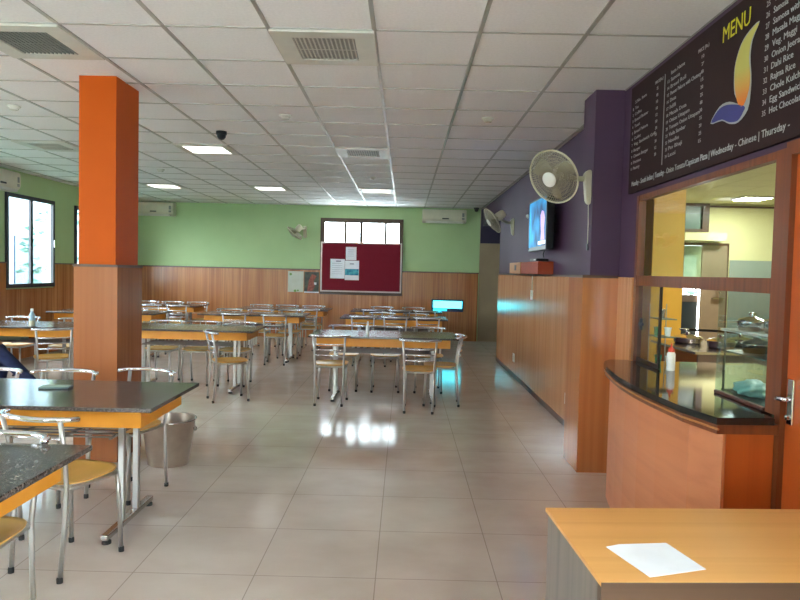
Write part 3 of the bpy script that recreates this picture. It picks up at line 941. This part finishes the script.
blade(smooth_closed(WH, 3), 'emblem_outline', MT['mtxt'], 0)
blade(smooth_closed([(3.105, 2.655), (3.192, 2.641), (3.259, 2.605), (3.305, 2.537), (3.314, 2.467), (3.298, 2.388), (3.262, 2.322), (3.215, 2.308), (3.172, 2.367), (3.165, 2.436), (3.182, 2.522), (3.166, 2.597)], 3), 'emblem_blade', flame_mat(), .0014)
blade(smooth_closed([(3.545, 2.298), (3.48, 2.343), (3.41, 2.353), (3.32, 2.338), (3.208, 2.302), (3.215, 2.277), (3.265, 2.247), (3.35, 2.258), (3.431, 2.290)], 3), 'emblem_tail', MT['mblue'], .0014)

# ------------------------------------------------------------------ wall fans
def wall_fan(base, wall_n, head, n, label, cord=None):
    """base: point on the wall, head: centre of the guard, n: where the fan blows"""
    t = thing('wall_fan', label, 'fan', base, 0, 'oscillating wall fans')
    base = Vector(base); wall_n = Vector(wall_n).normalized(); head = Vector(head); n = Vector(n).normalized()
    side = Vector((0, 0, 1)).cross(wall_n)
    mb = MB()
    pr_ = []
    for z, ww, dd in ((-.145, .020, .02), (-.12, .040, .035), (.02, .036, .05), (.085, .040, .055), (.115, .030, .03)):
        pr_.append([base + side * (sx * ww) + wall_n * dd * f + Vector((0, 0, z)) for sx, f in ((-1, .02), (-.9, 1), (.9, 1), (1, .02))])
    vs = [[mb.bm.verts.new(p) for p in q] for q in pr_]
    for A, B in zip(vs, vs[1:]):
        for k in range(4):
            mb.bm.faces.new((A[k], A[(k + 1) % 4], B[(k + 1) % 4], B[k]))
    mb.bm.faces.new(vs[0][::-1]); mb.bm.faces.new(vs[-1])
    bmesh.ops.bevel(mb.bm, geom=mb.bm.edges[:], offset=.006, segments=2, affect='EDGES')
    mb.build('wall_bracket', MT['fan'], t, smooth='auto')
    motor = head - n * .13
    q = align(n)
    s0 = base + wall_n * .05 + Vector((0, 0, .05))
    MB().tube([s0, s0 + wall_n * .06, (s0 + wall_n * .09 + motor + Vector((0, 0, -.03))) / 2, motor + Vector((0, 0, -.03)), motor], [.02, .02, .018, .02, .024], 10).build('arm', MT['fan'], t, smooth=True)
    MB().lathe([(.02, -.085), (.05, -.08), (.062, -.05), (.064, .03), (.05, .05), (.02, .06)], motor, 24, q).build('motor_housing', MT['fan'], t, smooth='auto')
    # guard: rings and spokes, front and back domes
    gd = MB()
    Rg = .20
    def P(r, z, a): return head + q @ Vector((r * math.cos(a), r * math.sin(a), z))
    for fz, zs in ((.058, 1), (-.065, -1)):
        for rr in (.075, .10, .125, .15, .175):
            zz = fz * (1 - (rr / Rg) ** 2.6)
            gd.tube([P(rr, zz, 2 * math.pi * k / 28) for k in range(28)], .0022, 4, True)
        for k in range(64):
            a = 2 * math.pi * k / 64
            gd.tube([P(r_, fz * (1 - (r_ / Rg) ** 2.6), a + (.25 * (r_ - .05) if zs > 0 else 0)) for r_ in (.05, .09, .13, .17, .2)], .0018, 4)
    gd.build('guard', MT['wire'], t)
    MB().tube([P(Rg, 0, 2 * math.pi * k / 40) for k in range(40)], .0075, 8, True).build('guard_rim', MT['fan'], t, smooth=True)
    MB().lathe([(.01, .05), (.054, .054), (.056, .062), (.045, .070), (.01, .073)], head, 28, q).build('front_cap', MT['white'], t, smooth='auto')
    bl_ = MB()
    for k in range(3):
        a0 = k * 2 * math.pi / 3 + .4
        g1 = []
        for r_, w0, w1 in ((.03, -.25, .25), (.08, -.42, .40), (.13, -.44, .42), (.172, -.34, .30)):
            g1.append([bl_.bm.verts.new(P(r_, -.02 + .028 * tt, a0 + ww)) for tt, ww in ((-1, w0), (0, (w0 + w1) / 2), (1, w1))])
        for A, B in zip(g1, g1[1:]):
            for m_ in range(2):
                bl_.bm.faces.new((A[m_], A[m_ + 1], B[m_ + 1], B[m_]))
    bl_.lathe([(.03, -.04), (.034, -.035), (.034, .01), (.02, .02)], head, 18, q)
    bo = bl_.build('blades', MT['blade'], t, smooth='auto')
    so = bo.modifiers.new('thick', 'SOLIDIFY'); so.thickness = .0025
    if cord:
        MB().tube([base + Vector((0, 0, -.14)) + wall_n * .012, base + wall_n * .008 + Vector((0, .0, -.28)), base + wall_n * .008 + Vector((0, 0, -cord))], .003, 6).build('power_cord', MT['cream'], t, smooth=True)
        b2 = base + Vector((0, 0, -cord - .03))
        MB().box(b2.x - .014, b2.x, b2.y - .018, b2.y + .018, b2.z - .022, b2.z + .03, .003).build('plug', MT['black'], t)
    return t
wall_fan((1.40, 5.10, 2.165), (-1, 0, 0), (1.08, 4.93, 2.20), (-.66, -.62, -.44), 'large cream wall fan on the purple pillar, nearest the camera', .44)
wall_fan((1.67, 10.30, 2.22), (-1, 0, 0), (1.26, 9.72, 2.25), (-.82, -.12, -.55), 'cream wall fan beyond the television, its motor showing')
wall_fan((-2.17, 14.45, 2.30), (0, -1, 0), (-2.34, 14.12, 2.24), (-.66, .05, -.78), 'cream wall fan on the green rear wall, left of the red board')
# fan speed knob
t = thing('fan_regulator', 'small white knob on the purple wall between the fan and the television', 'switch', (1.67, 9.1, 2.27))
MB().lathe([(.03, 0), (.03, .012), (.024, .018), (.022, .028), (.015, .032)], (1.67, 9.1, 2.27), 18, align((-1, 0, 0))).build('dial', MT['white'], t, smooth='auto')

# ------------------------------------------------------------------ television and the box below it
tv = thing('television', 'flat television with a bright blue picture on the purple wall', 'television', (1.6, 7.6, 1.76))
MB().box(1.505, 1.585, 7.12, 8.12, 1.755, 2.345, .008).build('housing', MT['black'], tv)
MB().frame_x(7.12, 8.12, 1.755, 2.345, 1.498, 1.507, .018).build('bezel', MT['black'], tv)
MB().box(1.502, 1.506, 7.14, 8.10, 1.80, 2.325).build('screen', MT['tv'], tv)
sb = MB()
hh = [(7.20, 1.86), (7.24, 1.99), (7.21, 2.10), (7.27, 2.17), (7.38, 2.19), (7.45, 2.14), (7.43, 2.04), (7.40, 1.95), (7.42, 1.86)]
sb.bm.faces.new([sb.bm.verts.new((1.5012, y, z)) for y, z in hh])
sb.build('picture_figure', emit_mat('picture_violet', rgb(176, 150, 226), .5), tv)
MB().box(1.5005, 1.5012, 7.16, 7.55, 1.815, 1.855).build('picture_caption', emit_mat('picture_white', (.8, .95, 1, 1), .45), tv)
MB().box(1.585, 1.67, 7.45, 7.80, 1.95, 2.15, .004).build('wall_mount', MT['black'], tv)
bx = thing('wooden_box', 'orange-brown wooden box on the wall ledge below the television', 'box', (1.56, 7.2, 1.486))
MB().box(1.49, 1.665, 7.45, 8.55, 1.4865, 1.63, .004).build('body', MT['box'], bx)
MB().box(1.482, 1.665, 8.55, 9.40, 1.4865, 1.635, .004).build('end_panel', MT['boxp'], bx)
MB().box(1.478, 1.482, 8.85, 8.97, 1.53, 1.60).build('slot', MT['black'], bx)
t = thing('set_top_box', 'small black set-top box lying on the wooden box', 'box', (1.57, 7.6, 1.635))
MB().box(1.50, 1.64, 7.60, 8.0, 1.6365, 1.665, .004).build('case', MT['black'], t)
MB().box(1.4985, 1.5, 7.65, 7.75, 1.645, 1.655).build('display', MT['white'], t)
t = thing('cable', 'x', 'cable')
bpy.data.objects.remove(t)
tag(MB().tube([(1.63, 7.7, 1.945), (1.63, 7.68, 1.82), (1.60, 7.72, 1.72), (1.62, 7.75, 1.668)], .006, 6).build('cable', MT['black'], smooth=True), 'black cable hanging from the television to the box below', 'cable')

# ------------------------------------------------------------------ switch plates
def plate(y, z, hy, hz, lab, sockets=2):
    t = thing('wall_socket', lab, 'socket', (1.60, y, z), 0, 'white wall sockets')
    MB().box(1.588, 1.60, y - hy, y + hy, z - hz, z + hz, .003).build('plate', MT['white'], t)
    for k in range(sockets):
        yy = y + (k - (sockets - 1) / 2) * hy
        MB().box(1.585, 1.588, yy - hy * .35, yy + hy * .35, z - hz * .4, z + hz * .5, .001).build('rocker', MT['cream'], t)
plate(8.30, 1.226, .055, .06, 'white switch plate high on the right wall wood, under the television')
plate(9.50, .285, .055, .06, 'white socket low on the right wall, farther from the camera')
plate(6.38, .285, .065, .055, 'white socket low on the right wall, nearer the camera')
tag(MB().box(1.604, 1.612, 8.285, 8.30, 1.29, 1.464).build('cable_cover', MT['cream']), 'thin cream cable strip above the high switch plate', 'cable')
bpy.data.objects['cable_cover'].location = (-.014, 0, 0)

# ------------------------------------------------------------------ air conditioners
def ac(c, along, out, L, label):
    """c = centre on the wall"""
    t = thing('air_conditioner', label, 'air conditioner', c)
    c = Vector(c); u = Vector(along); o = Vector(out)
    H, D = .28, .20
    prof = [(0, -H / 2), (D * .62, -H / 2), (D * .93, -H / 2 + .05), (D, -H / 2 + .11), (D * .97, H / 2 - .03), (D * .88, H / 2), (0, H / 2)]
    mb = MB()
    A = [mb.bm.verts.new(c + u * (-L / 2) + o * d + Vector((0, 0, z))) for d, z in prof]
    B = [mb.bm.verts.new(c + u * (L / 2) + o * d + Vector((0, 0, z))) for d, z in prof]
    mb.bm.faces.new(A); mb.bm.faces.new(B[::-1])
    for k in range(len(prof)):
        mb.bm.faces.new((A[k], A[(k + 1) % len(prof)], B[(k + 1) % len(prof)], B[k]))
    bmesh.ops.bevel(mb.bm, geom=mb.bm.edges[:], offset=.008, segments=2, affect='EDGES')
    mb.build('body', MT['cream'], t, smooth='auto')
    def slab(a0, a1, d0, d1, z0, z1, nm, m):
        mb = MB()
        ps = [c + u * a + o * d + Vector((0, 0, z)) for a in (a0, a1) for d in (d0, d1) for z in (z0, z1)]
        xs_, ys_, zs_ = zip(*ps)
        mb.box(min(xs_), max(xs_), min(ys_), max(ys_), min(zs_), max(zs_), .002).build(nm, m, t)
    slab(-L * .42, L * .42, D * .70, D * .95, -H / 2 - .006, -H / 2 + .035, 'air_flap', MT['vent'])
    slab(-L * .05, L * .10, D * .99, D + .004, -H / 2 + .075, -H / 2 + .10, 'display', MT['black'])
    slab(L * .40, L * .45, D * .99, D + .004, -.01, .07, 'badge', MT['ventd'])
    slab(L * .395, L * .455, D * .99, D + .003, -.07, -.03, 'badge', MT['ventd'])
    slab(-L * .47, L * .47, D * .2, D * .8, H / 2 - .002, H / 2 + .004, 'top_grille', MT['ventd'])
ac((.83, 14.45, 2.68), (1, 0, 0), (0, -1, 0), .94, 'cream air conditioner on the rear wall, right of the red board')
ac((-5.42, 14.45, 2.70), (1, 0, 0), (0, -1, 0), .90, 'cream air conditioner on the rear wall beside the orange pillar')
ac((-5.90, 9.42, 2.665), (0, 1, 0), (1, 0, 0), .92, 'cream air conditioner on the left wall above the window')

# ------------------------------------------------------------------ notice board and posters
nb = thing('notice_board', 'dark red felt notice board with a pale rim in front of the rear window', 'notice board', (-.92, 14.39, 1.0))
MB().box(-1.78, -.09, 14.375, 14.40, 1.035, 2.06).build('felt', MT['red'], nb)
MB().frame_y(-1.81, -.06, 1.01, 2.085, 14.365, 14.405, .03).build('rim', MT['alu'], nb)
def sheet(name, x0, x1, z0, z1, y, m, lab, cat, grp=None):
    t = thing(name, lab, cat, ((x0 + x1) / 2, y, z0), 0, grp)
    MB().box(x0, x1, y - .002, y, z0, z1).build('sheet', m, t)
    return t
def mark(t, x0, x1, z0, z1, y, m, nm):
    MB().box(x0, x1, y - .0035, y - .002, z0, z1).build(nm, m, t)
ink = mat('grey_ink', rgb(150, 150, 160), .8)
pb = mat('printed_blue', rgb(30, 110, 150), .7, c2=rgb(90, 190, 200), scale=14)
t = sheet('notice', -1.60, -1.29, 1.30, 1.72, 14.374, MT['paper'], 'plain white notice on the red board, left lower one', 'notice', 'notices on the red board')
mark(t, -1.48, -1.37, 1.66, 1.685, 14.374, ink, 'printed_title')
for k in range(6):
    mark(t, -1.56, -1.34, 1.62 - k * .045, 1.625 - k * .045, 14.374, ink, 'printed_line')
t = sheet('notice', -1.27, -1.04, 1.70, 1.985, 14.374, MT['paper'], 'small white notice on the red board, topmost', 'notice', 'notices on the red board')
for k in range(4):
    mark(t, -1.23, -1.09, 1.92 - k * .045, 1.925 - k * .045, 14.374, ink, 'printed_line')
t = sheet('notice', -1.285, -.98, 1.27, 1.69, 14.374, MT['paper'], 'white notice with a blue picture band on the red board', 'notice', 'notices on the red board')
mark(t, -1.28, -.985, 1.375, 1.51, 14.374, pb, 'picture_band')
mark(t, -1.18, -1.09, 1.61, 1.63, 14.374, ink, 'printed_title')
t = sheet('poster', -2.52, -2.18, .985, 1.435, 14.419, mat('pale_poster', rgb(206, 206, 186), .7, c2=rgb(214, 216, 200), scale=6), 'pale wall poster with small green leaf marks, left of two', 'poster', 'posters on the rear wood wall')
gl = mat('leaf_green', rgb(110, 150, 60), .7)
for cx_, cz_, rr in ((-2.46, 1.37, .028), (-2.36, 1.01, .03), (-2.30, 1.02, .02)):
    MB().lathe([(rr, 0), (rr * .9, .0015)], (cx_, 14.417, cz_), 9, align((0, -1, 0))).build('leaf_mark', gl, t)
t = sheet('poster', -2.165, -1.845, .975, 1.425, 14.419, mat('dark_picture', rgb(52, 50, 46), .6, c2=rgb(86, 92, 74), scale=9), 'dark photo poster with a reddish figure, right of two', 'poster', 'posters on the rear wood wall')
mb = MB()
for ps in ([(-2.10, 1.00), (-1.98, 1.02), (-1.93, 1.12), (-1.96, 1.22), (-1.90, 1.34), (-2.0, 1.38), (-2.06, 1.26), (-2.08, 1.14)],):
    mb.prism(ps, 0, .0015)
bmesh.ops.transform(mb.bm, matrix=Matrix(((1, 0, 0, 0), (0, 0, -1, 14.417), (0, 1, 0, 0), (0, 0, 0, 1))), verts=mb.bm.verts[:])
mb.build('picture_figure', mat('reddish_print', rgb(170, 96, 80), .7, c2=rgb(120, 60, 50), scale=20), t)
mark(t, -2.165, -1.845, .975, 1.0, 14.419, MT['paper'], 'white_border')
mark(t, -1.95, -1.90, 1.15, 1.20, 14.419, MT['paper'], 'white_patch')

# ------------------------------------------------------------------ cyan light panel at the rear wall
cy = thing('light_panel', 'glowing cyan light panel low on the rear wood wall, right of the red board', 'light panel', (.92, 14.36, .64))
MB().box(.60, 1.29, 14.36, 14.42, .635, .90, .01).build('housing', mat('deep_blue_casing', rgb(10, 40, 70), .3), cy)
MB().box(.64, 1.26, 14.352, 14.3595, .71, .865, .004).build('tube_panel', MT['cyan'], cy)
MB().box(.64, .94, 14.352, 14.3595, .65, .69, .003).build('lower_strip', MT['cyan2'], cy)

# ------------------------------------------------------------------ ceiling fittings
def cell(cx_, cy_): return cx_ - .305, cx_ + .305, cy_ - .305, cy_ + .305
LIGHTS = [(-2.341, 7.86, 'lit square ceiling light in the second column, nearest of the lit ones', 1),
          (-2.341, 11.52, 'lit square ceiling light left of centre toward the rear wall', 1),
          (-4.171, 11.52, 'lit square ceiling light just right of the orange pillar, toward the rear', 1),
          (-.511, 11.52, 'dim cream ceiling light above the red notice board', 0),
          (-.511, .54, 'lit square ceiling light behind the camera, middle', 1),
          (-2.341, .54, 'lit square ceiling light behind the camera, left', 1),
          (-4.171, 4.20, 'lit square ceiling light outside the picture at the left', 1)]
for x, y, lab, lit in LIGHTS:
    t = thing('ceiling_light', lab, 'ceiling light', (x, y, CZ - .02), 0, 'square ceiling lights')
    x0, x1, y0, y1 = cell(x, y)
    f = MB()
    a, z0, z1 = .075, CZ - .018, CZ - .0065
    f.box(x0, x1, y0, y0 + a, z0, z1).box(x0, x1, y1 - a, y1, z0, z1).box(x0, x0 + a, y0 + a, y1 - a, z0, z1).box(x1 - a, x1, y0 + a, y1 - a, z0, z1)
    f.build('frame', MT['vent'], t)
    MB().box(x0 + a, x1 - a, y0 + a, y1 - a, CZ - .014, CZ - .0065).build('diffuser', MT['lamp'] if lit else MT['lampd'], t)
VENTS = [(-.511, 4.20, 'cream ceiling air vent with slats, right of the two nearest'),
         (-2.341, 4.20, 'grey ceiling air vent at the top left of the photo'),
         (-.511, 7.86, 'cream ceiling air vent halfway down the room'),
         (-4.171, 7.86, 'dim ceiling air vent left of the orange pillar')]
for n, (x, y, lab) in enumerate(VENTS):
    t = thing('ceiling_vent', lab, 'air vent', (x, y, CZ - .02), 0, 'square ceiling air vents')
    x0, x1, y0, y1 = cell(x, y)
    z0, z1 = CZ - .02, CZ - .0065
    f = MB()
    ax, ay = .12, .10
    f.box(x0, x1, y0, y0 + ay, z0, z1).box(x0, x1, y1 - ay, y1, z0, z1).box(x0, x0 + ax, y0 + ay, y1 - ay, z0, z1).box(x1 - ax, x1, y0 + ay, y1 - ay, z0, z1)
    f.build('face_plate', MT['vent'], t)
    MB().box(x0 + ax, x1 - ax, y0 + ay, y1 - ay, CZ - .009, CZ - .0065).build('backing', MT['ventb'], t)
    sl = MB()
    for k in range(14):
        xx = x0 + ax + (k + .5) * (.61 - 2 * ax) / 14
        sl.box(xx - .0035, xx + .0035, y0 + ay, y1 - ay, CZ - .0185, CZ - .009)
    sl.box(x0 + ax, x1 - ax, y - .005, y + .005, CZ - .0195, CZ - .0185)
    sl.build('slats', MT['vent'] if n != 1 else MT['ventd'], t)
for x, y, lab in ((.715, 6.01, 'small white smoke detector on the ceiling right of centre'), (-1.10, 6.06, 'small white smoke detector on the ceiling left of centre'),
                  (-3.49, 5.94, 'small white smoke detector on the ceiling at the left photo edge'), (-3.53, 9.6, 'small white smoke detector on the ceiling right of the orange pillar'),
                  (-.51, 9.9, 'small white smoke detector on the ceiling in front of the red board')):
    t = thing('smoke_detector', lab, 'smoke detector', (x, y, CZ), 0, 'ceiling smoke detectors')
    MB().lathe([(.055, 0), (.055, -.012), (.04, -.02), (.035, -.035), (.01, -.037)], (x, y, CZ - .0005), 22).build('body', MT['vent'], t, smooth='auto')
    MB().lathe([(.012, 0), (.012, -.004)], (x + .02, y, CZ - .033), 10).build('sensor', MT['ventd'], t)
for x, y, lab in ((-1.90, 6.85, 'black dome camera on the ceiling left of centre'), (1.50, 14.2, 'black dome camera in the rear right ceiling corner')):
    t = thing('security_camera', lab, 'security camera', (x, y, CZ), 0, 'black dome cameras')
    MB().lathe([(.055, 0), (.055, -.03), (.05, -.035)], (x, y, CZ - .0005), 22).build('base', MT['black'], t, smooth='auto')
    MB().lathe([(.046, -.035), (.042, -.06), (.028, -.08), (.008, -.088)], (x, y, CZ), 22).build('dome', MT['black'], t, smooth='auto')
tag(MB().box(.395, .421, 7.2, 7.6, CZ - .0085, CZ - .0062).build('film_strip', MT['alu']), 'loose strip on the ceiling bar right of centre', 'strip')
bpy.data.objects.remove(bpy.data.objects['film_strip'])

# ------------------------------------------------------------------ person at the left edge
def skin_mesh(name, m, nodes, edges, parent, sub=2, root=0):
    me = bpy.data.meshes.new(name)
    me.from_pydata([n[:3] for n in nodes], edges, [])
    me.materials.append(m)
    o = bpy.data.objects.new(name, me)
    COL.objects.link(o)
    o.parent = parent
    sk = o.modifiers.new('skin', 'SKIN')
    sk.use_smooth_shade = True
    lay = me.skin_vertices[0].data
    for k, n in enumerate(nodes):
        r_ = n[3]
        lay[k].radius = r_ if isinstance(r_, tuple) else (r_, r_)
        lay[k].use_root = (k == root)
    ss = o.modifiers.new('sub', 'SUBSURF')
    ss.levels = ss.render_levels = sub
    dg = bpy.context.evaluated_depsgraph_get()
    bpy.context.view_layer.update()
    me2 = bpy.data.meshes.new_from_object(o.evaluated_get(dg))
    o.modifiers.clear()
    o.data = me2
    for p_ in me2.polygons: p_.use_smooth = True
    return o
pe = thing('person', 'person in dark blue jeans sitting at the bottle table, leg stretched right', 'person', (-4.66, 6.90, 0), 0)
# local frame: facing +x
N = [(0, 0, .56, .12), (.01, 0, .68, .125), (.0, 0, .84, .13), (.02, 0, .98, .14), (.03, 0, 1.06, .07), (.05, 0, 1.13, .055), (.07, 0, 1.22, .085), (.075, 0, 1.31, .09),
     (.02, .17, 1.02, .06), (.06, .24, .88, .045), (.12, .22, .72, .04), (.22, .14, .655, .034), (.27, .13, .65, .03),
     (.02, -.17, 1.02, .06), (.06, -.24, .88, .045), (.14, -.22, .70, .04), (.22, -.14, .665, .034), (.27, -.13, .66, .03),
     (.03, .10, .54, .09), (.26, .13, .56, .08), (.38, .17, .57, .06), (.36, .18, .30, .052), (.30, .19, .10, .04), (.38, .19, .055, .035), (.47, .20, .04, .03),
     (.03, -.10, .54, .09), (.24, -.08, .575, .08), (.44, -.06, .59, .062), (.68, -.05, .36, .055), (.92, -.04, .13, .042), (.99, -.04, .085, .036), (1.09, -.04, .10, .03)]
Ed = [(0, 1), (1, 2), (2, 3), (3, 4), (4, 5), (5, 6), (6, 7), (3, 8), (8, 9), (9, 10), (10, 11), (11, 12), (3, 13), (13, 14), (14, 15), (15, 16), (16, 17),
      (0, 18), (18, 19), (19, 20), (20, 21), (21, 22), (22, 23), (23, 24), (0, 25), (25, 26), (26, 27), (27, 28), (28, 29), (29, 30), (30, 31)]
skin_mesh('body', MT['skin'], N, Ed, pe)
Tn = [(0, 0, .56, .135), (.03, .10, .545, .10), (.26, .13, .565, .09), (.38, .17, .575, .072), (.36, .18, .30, .066), (.31, .19, .13, .06),
      (.03, -.10, .545, .10), (.24, -.08, .58, .09), (.44, -.06, .595, .076), (.68, -.05, .365, .068), (.885, -.042, .165, .062), (0, 0, .64, .135)]
skin_mesh('jeans', MT['jeans'], Tn, [(0, 1), (1, 2), (2, 3), (3, 4), (4, 5), (0, 6), (6, 7), (7, 8), (8, 9), (9, 10), (0, 11)], pe)
Sn = [(0, 0, .66, .14), (.0, 0, .84, .145), (.02, 0, .98, .15), (.03, 0, 1.05, .085), (.02, .17, 1.02, .07), (.06, .24, .90, .058), (.02, -.17, 1.02, .07), (.06, -.24, .90, .058)]
skin_mesh('shirt', MT['shirt'], Sn, [(0, 1), (1, 2), (2, 3), (2, 4), (4, 5), (2, 6), (6, 7)], pe)
skin_mesh('hair', MT['hair'], [(.05, 0, 1.27, .085), (.045, 0, 1.34, .095), (.07, 0, 1.385, .06)], [(0, 1), (1, 2)], pe)
for yy, pts in ((.16, [(.28, .19, .055, .045), (.39, .19, .045, .045), (.51, .20, .035, .035)]), (-.04, [(.90, -.04, .07, .048), (1.0, -.04, .055, .045), (1.13, -.04, .07, .034)])):
    skin_mesh('shoe', MT['black'], pts, [(0, 1), (1, 2)], pe)
for hx, hy, hz in ((.27, .13, .65), (.27, -.13, .66)):
    nodes = [(hx, hy, hz, .026), (hx + .045, hy, hz - .006, .028)]
    ed = [(0, 1)]
    for k, (dy, L) in enumerate(((-.026, .055), (-.009, .064), (.009, .060), (.026, .048))):
        b0 = len(nodes)
        nodes += [(hx + .065, hy + dy, hz - .008, .0095), (hx + .065 + L * .5, hy + dy * 1.1, hz - .018, .0085), (hx + .065 + L * .85, hy + dy * 1.1, hz - .042, .0075)]
        ed += [(1, b0), (b0, b0 + 1), (b0 + 1, b0 + 2)]
    b0 = len(nodes)
    sg = 1 if hy < 0 else -1
    nodes += [(hx + .02, hy + sg * .035, hz - .008, .010), (hx + .05, hy + sg * .052, hz - .02, .0085)]
    ed += [(0, b0), (b0, b0 + 1)]
    skin_mesh('hand', MT['skin'], nodes, ed, pe, sub=1)

# ------------------------------------------------------------------ camera, light, world
# kitchen ceiling lights: far one seen, other two added for more light
for x, y, lab in ((5.85, 11.35, 'lit kitchen ceiling light seen through the hatch'), (3.6, 5.2, 'added unseen kitchen ceiling light above the work table'), (3.2, 2.2, 'added unseen kitchen ceiling light nearest the hatch')):
    t = thing('ceiling_light', lab, 'ceiling light', (x, y, CZ), 0, 'kitchen ceiling lights')
    MB().box(x - .25, x + .25, y - .25, y + .25, CZ - .03, CZ - .001).build('frame', MT['vent'], t)
    MB().box(x - .22, x + .22, y - .22, y + .22, CZ - .034, CZ - .0305).build('diffuser', MT['lampk'], t)

wd = bpy.data.worlds.new('daylight')
SC.world = wd
wd.use_nodes = True
bg = wd.node_tree.nodes['Background']
bg.inputs['Color'].default_value = (.86, .95, 1.0, 1)
bg.inputs['Strength'].default_value = 10
wd.cycles.sampling_method = 'MANUAL'
wd.cycles.sample_map_resolution = 256

cam = bpy.data.cameras.new('camera')
cam.sensor_fit = 'HORIZONTAL'; cam.sensor_width = 36
cam.lens = 665.4 / 800 * 36
cam.clip_start = .05; cam.clip_end = 200
co = bpy.data.objects.new('camera', cam)
COL.objects.link(co)
p_, y_, r_ = .0428, .0055, .0229
rv = Vector((math.cos(y_), math.sin(y_), 0)); fv = Vector((-math.sin(y_), math.cos(y_), 0)); uv = Vector((0, 0, 1))
f2 = fv * math.cos(p_) - uv * math.sin(p_); u2 = uv * math.cos(p_) + fv * math.sin(p_)
r3 = rv * math.cos(r_) + u2 * math.sin(r_); u3 = -rv * math.sin(r_) + u2 * math.cos(r_)
mw = Matrix((r3, u3, -f2)).transposed().to_4x4()
mw.translation = (0, 0, 1.48)
co.matrix_world = mw
SC.camera = co
SC.view_settings.view_transform = 'Standard'
SC.view_settings.look = 'None'
SC.view_settings.gamma = 1
SC.view_settings.use_curve_mapping = False
SC.view_settings.exposure = 1.31
SC.cycles.use_denoising = True
SC.cycles.max_bounces = 10
SC.cycles.diffuse_bounces = 5
SC.cycles.transparent_max_bounces = 12
SC.cycles.sample_clamp_indirect = 8
SC.cycles.caustics_reflective = False
SC.cycles.caustics_refractive = False
